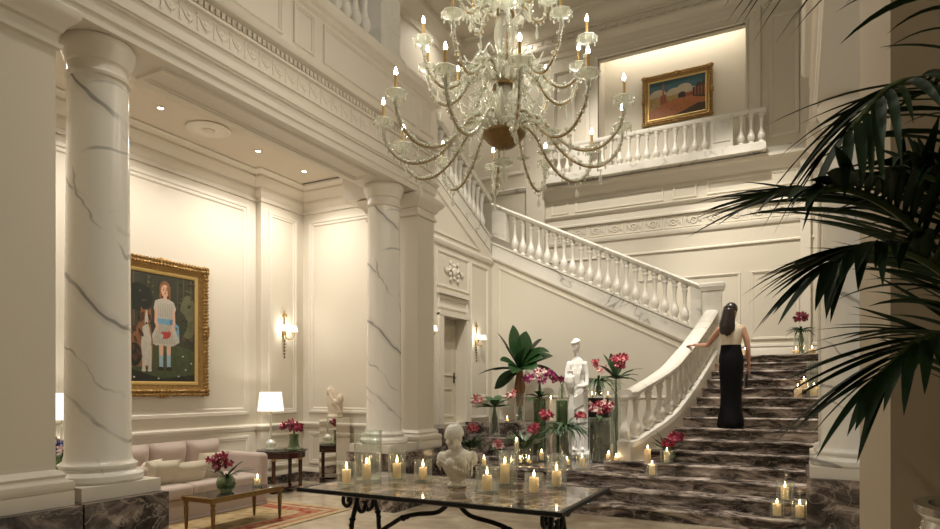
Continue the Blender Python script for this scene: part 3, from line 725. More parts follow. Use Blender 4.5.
def orchid(mb, c, s, d=None):
    d = Vector(d or (RND.uniform(-1,1),-1,RND.uniform(-.3,.6))).normalized(); q = d.to_track_quat('Z','Y').to_matrix()
    for k in range(5):
        a = 2*pi*k/5+RND.random()
        mb.ell(Vector(c)+q @ Vector((math.cos(a)*s*.5,math.sin(a)*s*.5,0)), s*.5,s*.3,s*.1,8,5, q @ Matrix.Rotation(a,3,'Z') @ Matrix.Rotation(-.35,3,'Y'))
def cluster(name, c, rad_, n, s, mats, parent, sq=.7):
    a = MB(); b = a; rad_ *= .9; s *= .9
    for k in range(n):
        a.cm = 0 if k % 3 else 1
        v = Vector((RND.uniform(-1,1),RND.uniform(-1,1),RND.uniform(-1,1)))
        v = v.normalized()*rad_*RND.uniform(.45,1); v.z *= sq
        orchid(a, Vector(c)+v, s*RND.uniform(.8,1.15))
    a.cm = 1
    for k in range(n//2):
        v = Vector((RND.uniform(-1,1),RND.uniform(-1,1),RND.uniform(-.8,.8)))*rad_*.7
        b.ell(Vector(c)+v, s*.13)
    return a.build(name, list(mats), parent, 60)

# ================================================================== CHANDELIER
CH = Vector((-2.365, 5.20, 0))
ch = thing('chandelier', 'huge glass chandelier with three tiers of lit candle arms', 'chandelier', CH)
def chain(z0,z1): return MB().tube([(0,0,z0),(0,0,z1)],.012,6)
MB().lathe([(.0,3.785),(.06,3.79),(.10,3.81),(.16,3.86),(.195,3.905),(.195,3.925),(.12,3.93),(.05,3.93),(0,3.93)],32).build('bowl', M['oldbrass'], ch)
st_ = MB().lathe([(.05,3.93),(.075,3.96),(.06,4.02),(.085,4.10),(.10,4.2),(.08,4.32),(.05,4.38),(.09,4.42),(.11,4.5),(.08,4.58),(.05,4.64),(.085,4.7),(.095,4.82),(.075,4.95),(.05,5.0),(.09,5.06),(.07,5.14),(.05,5.2),(.07,5.3),(.06,5.45),(.03,5.55),(.05,5.62),(.02,5.7)],24)
st_.build('stem', M['crystal'], ch)
MB().tube([(0,0,3.93),(0,0,5.75)],.03,10).build('core', M['oldbrass'], ch)
for z, rr_ in ((4.36,.12),(5.02,.10)): MB().lathe([(.03,z-.03),(rr_,z-.02),(rr_,z),(.03,z+.02)],24).build('collar', M['oldbrass'], ch)
chain(5.72,ZC).build('chain', M['oldbrass'], ch)
fn = MB().lathe([(.008,3.79),(.012,3.70),(.02,3.685),(.085,3.68),(.10,3.66),(.095,3.645),(.03,3.63),(.018,3.60),(.03,3.56),(.034,3.53),(.02,3.48),(.012,3.45),(.016,3.42),(.0,3.40)],24).build('finial', M['crystal'], ch)
def arm_proto(pts, zc, R_, h, big):
    c = cr(pts, 7); nn = len(c)
    a = MB().tube(c, [.0105*big]*nn, 7).build('arm', M['rope'], ch)
    w = MB()                                    # beaded glass wound around the arm
    for i in range(1, nn-1):
        p = c[i]; w.ell(p+Vector((0,.004,.012)), .017*big,.019*big,.015*big,6,5)
        if i % 3 == 1: w.ell(p+Vector((0,0,-.03)), .011*big,.011*big,.018*big,6,5); w.ell(p+Vector((0,.022*(1 if i%2 else -1),.02)), .02*big,.012*big,.016*big,6,5)
    for k in range(5):                          # glass leaves and blossom midway
        an = 2*pi*k/5; m_ = c[nn//3]
        w.ell(m_+Vector((.035*math.cos(an),.045*math.sin(an),.02)), .034*big,.03*big,.016*big,8,5)
    w.build('glass_beads', M['crystal'], a)
    tip = Vector((R_,0,zc)); b_ = MB()
    n = 24; prof = [(.012,-.05),(.018,-.035),(.03,-.02),(.075,-.004),(.092,.014),(.088,.022),(.06,.008),(.02,.004)]
    b_.rings([[tip+Vector((q*(1+.06*math.cos(8*2*pi*j/n)*(q>.05))*math.cos(2*pi*j/n), q*(1+.06*math.cos(8*2*pi*j/n)*(q>.05))*math.sin(2*pi*j/n), z)) for j in range(n)] for q, z in prof])
    for k in range(8):
        an = 2*pi*k/8; q = tip+Vector((.085*math.cos(an),.085*math.sin(an),-.016)); b_.ell(q, .008,.008,.022,6,5)
    b_.lathe([(.014,.004),(.024,.02),(.02,.04),(.014,.042)],12,tip)
    b_.build('bobeche', M['crystal'], a)
    MB().lathe([(.0125,.02),(.0125,h)],10,tip).build('candle_sleeve', M['goldtube'], a)
    MB().lathe([(.006,h),(.014,h+.013),(.0145,h+.024),(.008,h+.048),(.0,h+.066)],10,tip).build('bulb', M['bulb'], a)
    pd = MB(); m_ = c[int(nn*.62)]
    pd.ell(m_+Vector((0,0,-.04)), .014,.014,.014,6,5); pd.lathe([(.0,-.17),(.016,-.15),(.02,-.125),(.008,-.08),(.004,-.05)],8,m_)
    pd.build('drop', M['crystal'], a)
    return a
def ring_of(a, n, off):
    for k in range(n):
        c = a if k == 0 else a.copy()
        if k: 
            COL.objects.link(c); c.parent = ch
            for s in list(a.children):
                d = s.copy(); COL.objects.link(d); d.parent = c
        c.rotation_euler = (0,0,rad(off+360*k/n))
OFF = math.degrees(YAW)
a1 = arm_proto([(.11,0,3.94),(.20,0,4.04),(.36,0,3.98),(.52,0,3.78),(.70,0,3.655),(.89,0,3.645),(1.03,0,3.75),(1.085,0,3.88),(1.09,0,3.96)], 4.0, 1.09, .16, 1)
ring_of(a1, 12, OFF+3)
a2 = arm_proto([(.08,0,4.36),(.18,0,4.50),(.30,0,4.48),(.42,0,4.32),(.56,0,4.26),(.69,0,4.36),(.745,0,4.52),(.75,0,4.60)], 4.64, .75, .16, 1)
ring_of(a2, 10, OFF+17)
a3 = arm_proto([(.06,0,5.0),(.13,0,5.12),(.22,0,5.08),(.30,0,4.98),(.38,0,5.02),(.42,0,5.14)], 5.18, .42, .16, .9)
ring_of(a3, 6, OFF+12)
def ch_leaf(z, r0, L, name='glass_leaf'):
    m_ = MB(); rows = []
    for i in range(9):
        t = i/8; an = t*2.2
        p = Vector((r0+L*.55*math.sin(an*.9), 0, z+L*(1-math.cos(an))*.52)); w = .032*math.sin(pi*min(.96,t*.9+.08))
        rows.append([p+Vector((0,w,.012)), p, p+Vector((0,-w,.012))])
    m_.rings(rows, False, False, closed=False)
    for i in range(3):
        m_.tube([(r0+.03+.03*k+.02*i, .03*(i-1), z+.05+.08*i+.06*math.sin(k*.9)) for k in range(8)], .008, 5)
    o = m_.build(name, M['crystal'], ch); return o
for z, r0, L_, n, of in ((3.95,.13,.26,12,12),(4.38,.09,.26,10,0),(5.02,.08,.22,6,0),(4.05,.05,.30,6,20)):
    o = ch_leaf(z, r0, L_); 
    for k in range(n):
        c = o if k == 0 else o.copy()
        if k: COL.objects.link(c); c.parent = ch
        c.rotation_euler = (0,0,rad(of+360*k/n))

# ================================================================== IRON TABLE
tb = thing('table', 'long marble topped table with scrolled black wrought iron legs', 'table', (-2.52,4.535,0))
tx, ty = 1.14, .585
MB().box(-tx+.03,tx-.03,-ty+.03,ty-.03,.748,.78).build('tabletop', M['table_marble'], tb, 0)
e = lambda o, z: [(-tx-o,-ty-o,z),(tx+o,-ty-o,z),(tx+o,ty+o,z),(-tx-o,ty+o,z)]
i_ = lambda z: [(-tx+.03,-ty+.03,z),(tx-.03,-ty+.03,z),(tx-.03,ty-.03,z),(-tx+.03,ty-.03,z)]
MB().rings([i_(.745),e(-.01,.745),e(.0,.75),e(.012,.755),e(.012,.768),e(.004,.782),i_(.782)], False, False).build('rim', M['iron'], tb)
def spiral(c, r0, r1, a0, a1, n=18):
    return [(0, c[0]+lerp(r0,r1,k/n)*math.cos(lerp(a0,a1,k/n)), c[1]+lerp(r0,r1,k/n)*math.sin(lerp(a0,a1,k/n))) for k in range(n+1)]
for sx in (-1,1):
    tr_ = MB()
    for s in (-1,1):
        leg = cr([(0,s*.10,.735),(0,s*.13,.60),(0,s*.19,.45),(0,s*.21,.30),(0,s*.30,.12),(0,s*.40,.03),(0,s*.47,.03),(0,s*.48,.09),(0,s*.44,.10)],6)
        lg = MB().tube(leg,.021,8); lg.ell((0,s*.185,.47),.03,.03,.022); lg.ell((0,s*.20,.42),.024)
        l_ = lg.build('leg', M['iron'], tb, loc=(sx*.90,0,0))
        sc = MB().tube(cr([(0,s*.11,.72),(0,s*.17,.735),(0,s*.25,.735),(0,s*.30,.69),(0,s*.305,.63),(0,s*.26,.595),(0,s*.215,.615),(0,s*.215,.65),(0,s*.235,.655)],5),.017,8)
        sc.ell((0,s*.24,.648),.02); sc.build('scroll', M['iron'], l_)
    MB().tube(cr([(0,-.13,.62),(0,-.09,.53),(0,-.03,.515),(0,0,.56),(0,.03,.515),(0,.09,.53),(0,.13,.62)],6),.019,8).ell((0,0,.585),.02,.03,.018).tube([(0,-.035,.60),(0,0,.575),(0,.035,.60)],.012,6).tube([(0,-.225,.26),(0,.225,.26)],.013,8).build('crossbar', M['iron'], tb, loc=(sx*.90,0,0))
    MB().tube(cr([(sx*.01,0,.735),(sx*.06,0,.64),(sx*.16,0,.565),(sx*.36,0,.53),(sx*.50,0,.49),(sx*.62,0,.42),(sx*.78,0,.32),(sx*.90,0,.26)],6),.020,8).ell((sx*.50,0,.485),.035,.028,.028).ell((sx*.46,0,.50),.03,.024,.024).build('stretcher', M['iron'], tb)

# ================================================================== CANDLES AND JARS
def jar(loc, R_, h, label, group=None):
    t = thing('glass_jar', label, 'jar', loc, 0, group)
    MB().lathe([(0,.0),(R_*.97,0),(R_,.006),(R_,h),(R_-.003,h+.003),(R_-.006,h),(R_-.006,.016),(0,.016)],32).build('cylinder', M['glass'], t)
    MB().lathe([(R_*.95,.004),(R_*.99,.008),(R_*.99,.018),(R_*.94,.014)],32,cap0=False,cap1=False).build('foot', M['thickglass'], t)
    return t
CANDLES = []
def candle(loc, R_, h, label, group=None, lit=True):
    t = thing('candle', label, 'candle', loc, 0, group)
    wd = min(.03,h*.4)
    MB().lathe([(R_*.96,0),(R_,.004),(R_,h-.004),(R_*.93,h),(R_*.8,h-.004),(R_*.72,h-wd),(0,h-wd)],20).build('wax', M['candlewax'], t)
    MB().tube([(0,0,h-wd),(.001,0,h+.012)],.0022,5).build('wick', M['wick'], t)
    if lit: CANDLES.append((Vector(loc)+Vector((0,0,h-.006)), R_))
    if lit: MB().lathe([(.0,h+.006),(.007,h+.014),(.009,h+.024),(.005,h+.042),(.0,h+.06)],10).build('flame', M['flame'], t)
    return t
def lit_jar(p, R_, h, cr_, chh, where, group, off=(0,0)):
    jar(p, R_, h, f'glass cylinder {where}', 'glass cylinders with candles')
    candle((p[0]+off[0],p[1]+off[1],p[2]+.0175), cr_, chh, f'lit candle in the jar {where}', group)
TZ = .783; G = 'pillar candles'
lit_jar(ground(346.5,484.5,TZ), .078, .19, .037,.112, 'at the far left end of the iron table', G)
lit_jar(ground(368,480.5,TZ), .122, .45, .038,.128, 'that is the tallest and widest on the iron table', G, (-.015,0))
lit_jar(ground(397,479.5,TZ), .080, .28, .038,.13, 'third from the left on the iron table', G)
lit_jar(ground(423,480.5,TZ), .082, .185, .037,.10, 'standing next to the bust on its left', G)
lit_jar(ground(487,492,TZ), .092, .195, .040,.115, 'standing next to the bust on its right', G)
lit_jar(ground(508,485,TZ), .080, .285, .041,.16, 'with the tallest candle, second right of the bust', G, (-.03,0))
lit_jar(ground(534,493.5,TZ), .075, .155, .038,.108, 'lowest of the jars near the table front right corner', G)
lit_jar(ground(556.5,487.5,TZ), .084, .27, .039,.118, 'rightmost on the iron table', G)
PZ = 3*r+.001
lit_jar(ground(582,468,PZ), .085, .20, .040,.13, 'on the platform in front of the white statue', G)
lit_jar(ground(541.6,461,PZ), .075, .17, .036,.115, 'on the platform before the magenta orchid vase', G)
lit_jar(ground(484,467,PZ), .07, .15, .034,.10, 'on the platform just right of the bust shoulder', G)
lit_jar(ground(567,466,PZ), .07, .14, .034,.07, 'on the platform left of the statue feet', G)
lit_jar(ground(520,464,PZ), .06, .10, .030,.055, 'low on the platform, left one of a close pair', G)
lit_jar(ground(529,464,PZ), .06, .10, .030,.055, 'low on the platform, right one of a close pair', G)
lit_jar(ground(516.5,466,PZ), .045, .40, .028,.36, 'tall and slim beside the spiky red flowered plant', G)
lit_jar(Vector((-5.0,11.15,.951)), .05, .09, .03,.05, 'on the marble dais next to the big leaf plant', G)
Z3 = 4*r+.001
candle(ground(608.5,459.5,Z3), .035, .07, 'left short candle at the foot of the curved balustrade', 'candles on the stairs')
candle(ground(616,460.8,Z3), .03, .045, 'tiny candle close against the curved balustrade foot', 'candles on the stairs')
candle(on_step(647.7,3,.05), .042, .185, 'tall lit candle on the step beside the balustrade base', 'candles on the stairs')
p = on_step(667,3,.10); lit_jar(p, .095, .17, .042,.14, 'on the left steps right of the tall bare candle', 'candles on the stairs')
p = on_step(652,2,.10); lit_jar(p, .085, .14, .040,.135, 'on the step below the balustrade base', 'candles on the stairs')
lit_jar(on_step(785,1,.15), .105, .22, .045,.13, 'highest of the three low on the right of the stairs', 'candles on the stairs')
lit_jar(on_step(777,0,.15), .085, .18, .044,.13, 'left one of the pair on the bottom right step', 'candles on the stairs')
lit_jar(on_step(799.8,0,.17), .10, .20, .045,.13, 'right one of the pair on the bottom right step', 'candles on the stairs')
candle(on_step(798,9), .055, .15, 'left lit candle of the trio on the upper right steps', 'candles on the stairs')
candle(on_step(804,10), .05, .12, 'upper lit candle of the trio on the upper right steps', 'candles on the stairs')
lit_jar(on_step(814,9,.16), .105, .55, .055,.15, 'very tall beside the wall on the upper right steps', 'candles on the stairs')
candle(on_step(745,14,.16), .06, .10, 'candle on the landing just behind the woman', 'candles on the stairs')
candle(on_step(796,14,.16), .05, .08, 'left candle on the landing under the red flowered plant', 'candles on the stairs')
candle(on_step(812,14,.14), .06, .09, 'right candle on the landing under the red flowered plant', 'candles on the stairs')

# ================================================================== VASES AND PLANTS
def vase(loc, R_, h, label, m_='glass', taper=1.0, fill=None):
    t = thing('vase', label, 'vase', loc)
    MB().lathe([(0,0),(R_*taper*.97,0),(R_*taper,.008),(R_,h),(R_-.004,h+.003),(R_-.008,h),(R_*taper-.008,.02),(0,.02)],28).build('body', M[m_], t)
    return t
def plant(label, loc, cat='flowers', name='flower_arrangement'): return thing(name, label, cat, loc)
def blades(t, n, L, W, up, droop, mname='leaf2', z0=0, seed=1, arc=(0,2*pi), name='foliage', lo=.7, peak=.4):
    rr = random.Random(seed); m_ = MB()
    for k in range(n):
        a = lerp(arc[0],arc[1],(k+.5*rr.random())/n); e_ = up*rr.uniform(.6,1.3)
        leaf(m_, (0,0,z0), (math.cos(a),math.sin(a),e_), L*rr.uniform(lo,1.1), W, droop*rr.uniform(.6,1.3), 7, .3, peak)
    return m_.build(name, M[mname], t, 60)
def broad(t, specs, mname='leaf', n=9):
    for (az, el, L_, W_, dr, z0) in specs:
        a = rad(az); e_ = rad(el); m_ = MB(); d = Vector((math.cos(a)*math.cos(e_), math.sin(a)*math.cos(e_), math.sin(e_)))
        leaf(m_, (0,0,z0), d, L_, W_, dr, n, .22, .55, .06); m_.tube([(0,0,z0-.25), (0,0,z0)]+[Vector((0,0,z0))+d*(L_*k/5)+Vector((0,0,-dr*L_*(k/5)**2-.004)) for k in range(1,4)], .008, 5)
        m_.build('leaf', M[mname], t, 60)
def stems(t, z0, z1, sp, n=5, m_='stem', seed=3):
    rr = random.Random(seed); mb_ = MB()
    for k in range(n): 
        mb_.tube([(rr.uniform(-sp,sp),rr.uniform(-sp,sp),z0),(rr.uniform(-sp,sp)*.7,rr.uniform(-sp,sp)*.7,(z0+z1)/2),(0,0,z1)],.008,5)
    mb_.build('stem', M[m_], t)
camright = lambda a: a+27.5     # azimuth measured from the view's right-hand direction
# tall leaf plant on the dais
P1 = Vector((-4.82,11.35,.951))
vase(P1, .105, .56, 'tall clear glass vase under the big dark leaves', 'glass')
t = plant('big dark green broad leaved plant on pale roots, near the wall sconce', P1+Vector((0,0,.03)), 'plant', 'broad_leaf_plant')
rt = MB(); rr = random.Random(5)
for k in range(14):
    a = rr.uniform(0,2*pi); rt.tube([(.05*math.cos(a),.05*math.sin(a),.25+rr.uniform(0,.2)),(.095*math.cos(a),.095*math.sin(a),.66),(.04*math.cos(a),.04*math.sin(a),1.0)],.018,6)
rt.build('roots', M['root'], t)
stems(t, .01, .3, .06, 8, 'leaf2')
Z = 1.0
for az,el,L_,W_,dr,ro in ((8,38,.86,.34,.30,.5),(28,56,.95,.36,.18,-.6),(62,70,.95,.36,.12,1.0),(112,72,1.02,.30,.06,-1.1),(150,58,.95,.22,.06,.5),(186,10,.85,.17,.30,.2),(200,-30,.62,.32,.12,1.0),
  (342,12,.82,.30,.45,-.5),(300,25,.6,.32,.5,.4),(250,20,.55,.32,.5,-.4),(355,58,1.1,.30,.55,.5),(270,55,.7,.3,.3,.8),(80,30,.5,.2,.3,0),(215,35,.6,.28,.3,-.6),(330,45,.7,.3,.4,.7)):
    a = rad(camright(az)); e_ = rad(el); m_ = MB(); d = Vector((math.cos(a)*math.cos(e_), math.sin(a)*math.cos(e_), math.sin(e_)))
    leaf(m_, (0,0,Z), d, L_, W_, dr, 10, .22, .6, .12, ro); m_.tube([Vector((0,0,Z))+d*(L_*k/5)+Vector((0,0,-dr*L_*(k/5)**2-.004)) for k in range(4)], .009, 5)
    m_.build('leaf', M['leaf'], t, 60)
# pink flowers on the lower tier
P2 = on_y(494.5, 10.25, .736)
vase(P2, .10, .52, 'glass vase of pink flowers standing on the lower marble tier', 'glass')
t = plant('spreading pink orchid clusters over pale green leaves, right of the door', P2+Vector((0,0,.03)))
stems(t, .01, .55, .07, 18, 'leaf2')
broad(t, [(camright(a),el,L_,.17,.3,.5) for a,el,L_ in ((15,40,.4),(60,55,.42),(120,50,.42),(170,25,.4),(200,15,.38),(330,20,.36),(270,40,.4))], 'leaf2')
for s,pz in ((-1,.66),(1,.74)): 
    v = RT*(s*.30); cluster('flower_cluster', (v.x,v.y,pz), .105, 11, .065, (M['coral'],M['paleflower']), t)
# red flower behind the bust
P3 = ground(471,462,PZ)
vase(P3, .08, .25, 'low glass vase half hidden behind the marble bust', 'glass')
t = plant('dark spiky leaves with a small red flower behind the bust', P3+Vector((0,0,.03)))
blades(t, 40, .46, .055, 1.1, .35, seed=2, z0=.15); stems(t,.01,.3,.04)
cluster('flower_cluster', (RT.x*.02,RT.y*.02,.52), .10, 10, .06, (M['pink'],M['coral']), t)
# small pink low arrangement
P4 = ground(500,460,PZ)
vase(P4, .08, .16, 'small low glass bowl with pink flowers behind the tall jar', 'glass')
t = plant('low pink orchids in a bowl between bust and red spiky plant', P4+Vector((0,0,.02)))
blades(t, 14, .25, .045, .7, .4, seed=4, z0=.12)
cluster('flower_cluster', (-.06,0,.23), .12, 12, .065, (M['coral'],M['paleflower']), t)
# spiky plant with red flower
P5 = ground(524,463,PZ)
vase(P5, .11, .24, 'round glass bowl holding the spiky red flowered plant', 'glass', .8)
t = plant('dark spiky plant with one red bloom leaning right, in glass bowl', P5+Vector((0,0,.03)))
blades(t, 46, .62, .05, 1.2, .35, seed=6, z0=.15); stems(t,.01,.2,.08,18,'leaf2')
cluster('flower_cluster', (RT.x*.16,RT.y*.16,.50), .11, 11, .07, (M['pink'],M['coral']), t)
# tall cylinder with magenta orchids
P6 = on_y(539.5, 10.35, PZ)
vase(P6, .115, .98, 'tall green filled glass cylinder topped with magenta orchids', 'greenwater')
t = plant('magenta orchids with green leaves above the tall green cylinder', P6+Vector((0,0,.03)))
fm_ = MB(); rr = random.Random(8)
for k in range(26):
    a = rr.uniform(0,2*pi); q = .09*math.sqrt(rr.random()); leaf(fm_, (q*math.cos(a),q*math.sin(a),.02), (0.02*math.cos(a),.02*math.sin(a),1), .85, .03, 0, 5)
fm_.build('foliage', M['leaf2'], t, 60)
broad(t, [(camright(a),el,L_,.12,.45,.98) for a,el,L_ in ((-10,35,.36),(190,30,.34),(220,10,.3),(300,30,.34),(250,45,.4),(60,50,.3))], 'leaf2')
stems(t, .6, 1.32, .06)
for dx,dz,n in ((-.17,1.34,9),(.0,1.42,10),(.15,1.40,9),(.03,1.30,6)):
    v = RT*dx; cluster('flower_cluster', (v.x,v.y,dz), .105, n, .075, (M['magenta'],M['paleflower']), t)
# second tall cylinder, with a bottle of dark red flowers on top
P7 = on_y(562, 10.75, PZ)
vase(P7, .11, .95, 'tall dark green cylinder carrying a bottle of dark red flowers', 'greenwater')
fm_ = MB()
for k in range(24):
    a = rr.uniform(0,2*pi); q = .08*math.sqrt(rr.random()); leaf(fm_, (q*math.cos(a),q*math.sin(a),0), (0.02*math.cos(a),.02*math.sin(a),1), .86, .03, 0, 5)
t = plant('dark green leaves packed inside the cylinder left of the statue', P7+Vector((0,0,.03)), 'leaves', 'leaf_filling'); fm_.build('foliage', M['leaf2'], t, 60)
MB().lathe([(0,.90),(.105,.90),(.105,.918),(0,.918)],24).build('cover', M['thickglass'], t)
P7b = P7+Vector((0,0,.955))
b_ = thing('vase', 'small clear bottle vase on top of the dark green cylinder', 'vase', P7b)
MB().lathe([(0,0),(.07,0),(.078,.02),(.075,.12),(.05,.22),(.035,.27),(.045,.31),(.042,.31),(.03,.27),(.045,.22),(.07,.12),(.07,.02),(0,.015)],24).build('body', M['glass'], b_)
t = plant('dark red blooms in the small bottle vase beside the statue', P7b+Vector((0,0,.02)))
stems(t, .01, .3, .03, 6)
for dx in (-.12,.02,.13): v = RT*dx; cluster('flower_cluster', (v.x,v.y,.36+.02*abs(dx)*5), .07, 7, .07, (M['crimson'],M['magenta']), t)
candle(P7+RT*-.2+Vector((-.02,.05,0)), .03, .98, 'very tall thin candle beside the dark green cylinder', G)
# spiky plant with red flowers both sides before the statue
P8 = on_y(565.5, 9.6, PZ)
vase(P8, .10, .50, 'glass vase of spiky dark leaves in front of the statue', 'glass')
t = plant('dark spiky leaves with a red bloom on each side before the statue', P8+Vector((0,0,.03)))
blades(t, 70, .64, .05, .75, .6, seed=9, z0=.45); stems(t,.01,.48,.07,24,'leaf2')
v = RT*-.30; cluster('flower_cluster', (v.x,v.y,.72), .115, 12, .075, (M['pink'],M['coral']), t)
v = RT*.24; cluster('flower_cluster', (v.x,v.y,.70), .09, 9, .065, (M['pink'],M['coral']), t)
# big cylinder with red orchids
P9 = on_y(600, 9.75, PZ)
vase(P9, .175, .70, 'wide glass cylinder filled with leaves under red orchids', 'glass')
t = plant('large bunch of red orchids above the wide glass cylinder', P9+Vector((0,0,.03)))
fm_ = MB()
for k in range(34):
    a = rr.uniform(0,2*pi); q = .13*math.sqrt(rr.random()); leaf(fm_, (q*math.cos(a),q*math.sin(a),.01), (.04*math.cos(a),.04*math.sin(a),1), .62, .05, 0, 5)
fm_.build('foliage', M['leaf'], t, 60)
blades(t, 18, .38, .045, .7, .5, seed=12, z0=.6, name='leaf_fringe')
for dx,dz,n in ((-.13,.84,10),(0,.89,10),(.14,.86,10),(.03,.80,6)):
    v = RT*dx-FW*.05; cluster('flower_cluster', (v.x,v.y,dz), .10, n, .07, (M['pink'],M['paleflower']), t)
# black pedestal with its plant
pb = thing('pedestal', 'tall black lacquer box pedestal between the statue and the balustrade', 'pedestal', on_y(601, 11.0, PZ))
rbox(MB(), -.185,.185,-.185,.185,0,1.0, .008,1).build('box', M['black'], pb)
P10 = on_y(598.5,11.0,PZ+1.0015)
vase(P10, .10, .28, 'clear glass vase on the black pedestal', 'glass', .85)
t = plant('spiky green leaves with pink bloom on the black pedestal', P10+Vector((0,0,.03)))
blades(t, 52, .56, .042, .8, .75, seed=14, z0=.22); stems(t,.01,.26,.07,18,'leaf2')
cluster('flower_cluster', (RT.x*.04,RT.y*.04,.50), .10, 10, .07, (M['coral'],M['paleflower']), t)
cluster('flower_cluster', (RT.x*-.06,RT.y*-.06,.60), .08, 8, .06, (M['pink'],M['coral']), t)
candle(on_y(592,10.88,PZ+1.0015), .03,.05, 'left small candle on top of the black pedestal', G); candle(on_y(608,10.95,PZ+1.0015), .03,.05, 'right small candle on top of the black pedestal', G)
# tall slim vase by the balustrade
P11 = on_y(616, 10.55, PZ)
vase(P11, .085, 1.32, 'tallest slim glass vase right behind the balustrade end', 'glass')
t = plant('broad dark leaves with deep pink blooms in the tallest slim vase', P11+Vector((0,0,.03)))
stems(t, .02, 1.35, .05, 9)
broad(t, [(camright(a),el,L_,W_,dr,1.30) for a,el,L_,W_,dr in ((5,38,.62,.10,.35),(20,25,.5,.12,.3),(150,65,.55,.20,.12),(120,75,.5,.2,.08),(190,45,.45,.18,.2),(215,20,.4,.16,.35),(320,15,.4,.14,.4),(270,30,.4,.16,.4),(60,60,.45,.16,.2))])
for dx,dz in ((-.02,1.62),(.09,1.66),(.05,1.55)): v = RT*dx-FW*.08; cluster('flower_cluster', (v.x,v.y,dz), .09, 8, .075, (M['pink'],M['coral']), t)
candle(on_y(610,10.0,PZ), .05, .26, 'plain thick white candle behind the balustrade end', G, lit=False)
# small vase on the stairs
P12 = on_step(672,5,.14); P12 = on_y(669, Y0+3*tr+.22, 4*r+.001)
b_ = thing('vase', 'small round glass vase on the step beside the balustrade', 'vase', P12)
MB().lathe([(0,0),(.07,0),(.10,.04),(.105,.08),(.08,.13),(.06,.15),(.055,.15),(.075,.13),(.098,.08),(.09,.04),(0,.015)],24).build('body', M['greenwater'], b_)
t = plant('small red orchid bunch with two dark leaves on the steps', P12+Vector((0,0,.03)))
stems(t,.01,.2,.05,6)
broad(t, [(camright(170),45,.42,.08,.15,.12),(camright(185),32,.36,.07,.15,.12),(camright(0),35,.34,.07,.3,.12),(camright(150),60,.36,.07,.1,.12)])
for dx,dz in ((.05,.30),(.12,.33),(.0,.24)): v = RT*dx; cluster('flower_cluster', (v.x,v.y,dz), .085, 8, .065, (M['pink'],M['crimson']), t)
# landing plant
P13 = on_step(801,14,.36)
vase(P13, .12, .36, 'glass cylinder of the plant on the upper landing', 'glass')
t = plant('spiky green plant with dark red blooms on the upper landing', P13+Vector((0,0,.03)))
stems(t,.01,.45,.06,8)
blades(t, 34, .33, .04, .8, .6, seed=21, z0=.38)
for dx,dz in ((0,.72),(.07,.64),(-.06,.60)): v = RT*dx; cluster('flower_cluster', (v.x,v.y,dz), .075, 7, .06, (M['crimson'],M['pink']), t)

# ================================================================== STATUES
def bust():
    t = thing('bust', 'white classical bust of a woman with wrapped hair on the table', 'bust', ground(457,486.5,TZ), YAW)
    m_ = MB()
    m_.lathe([(.085,.0),(.09,.02),(.07,.035),(.06,.06),(.07,.10)],24)
    m_.rings([[(cx+rx*math.cos(2*pi*j/28), cy+ry*math.sin(2*pi*j/28), z) for j in range(28)] for z,rx,ry,cx,cy in ((.06,.07,.06,0,0),(.10,.09,.07,0,0),(.16,.125,.085,0,0),(.22,.15,.095,0,0),(.27,.165,.095,0,0),(.305,.15,.085,0,0),(.33,.10,.07,0,0),(.35,.06,.06,0,0))])
    m_.ell((-.135,0,.255),.05,.06,.07); m_.ell((.14,0,.255),.05,.06,.075)
    m_.ell((-.06,-.07,.22),.05,.045,.055); m_.ell((.05,-.07,.22),.05,.045,.055)
    m_.tube([(.01,.01,.30),(-.005,.0,.37),(-.02,-.015,.42)],[.062,.047,.05],14)
    H = Vector((-.025,-.02,.455))
    Q = Matrix.Rotation(rad(-40),3,'Z') @ Matrix.Rotation(rad(12),3,'X')
    def hp(x,y,z): return H+Q @ Vector((x,y,z))
    m_.ell(H,.068,.082,.092,20,14,Q)
    m_.ell(hp(0,-.045,-.035),.048,.042,.06,14,10,Q)
    m_.ell(hp(0,-.075,-.078),.02,.018,.018,10,8,Q)
    m_.tube([hp(0,-.078,.012),hp(0,-.098,-.025),hp(0,-.085,-.034)],[.009,.013,.009],8)
    m_.ell(hp(0,-.083,-.052),.018,.008,.006,8,6,Q)
    for s in (-1,1):
        m_.ell(hp(s*.03,-.076,.018),.022,.010,.006,8,6,Q); m_.ell(hp(s*.028,-.075,.004),.012,.008,.007,8,6,Q); m_.ell(hp(s*.036,-.06,-.03),.02,.02,.022,8,6,Q)
        m_.ell(hp(s*.07,.0,-.01),.012,.02,.028,8,6,Q)
    m_.ell(hp(0,.01,.035),.076,.09,.082,18,12,Q)
    for k in range(6):          # wrapped hair band
        z = .02+.017*k; q = .088*math.sqrt(max(.05,1-((z-.01)/.115)**2))
        m_.tube([hp(q*math.cos(a)*.88,q*1.02*math.sin(a)+.005,z+.012*math.sin(a)) for a in [2*pi*i/18 for i in range(19)]],.010,7)
    m_.ell(hp(0,.075,.02),.05,.04,.045,12,8,Q)
    for k in range(9):          # drapery folds
        a0 = -.14+.035*k
        m_.tube([(a0,-.06-.02*math.cos(k),.29-.01*abs(k-4)),(a0*.8+.02,-.10,.21-.012*k),(a0*.5+.05,-.085,.15-.006*k),(.07+.02*(k-4)*.3,-.06,.10)],[.009,.011,.010,.007],7)
    for s in (-1,):
        for k in range(4): m_.tube([(s*(.08+.02*k),-.06,.30-.02*k),(s*(.165+.006*k),-.01,.26-.015*k),(s*(.15),.05,.2-.02*k)],[.009,.010,.007],7)
    f = m_.sculpt('figure', M['bust'], t, .0042, 2); f.scale = (.92,.92,.91)
bust()
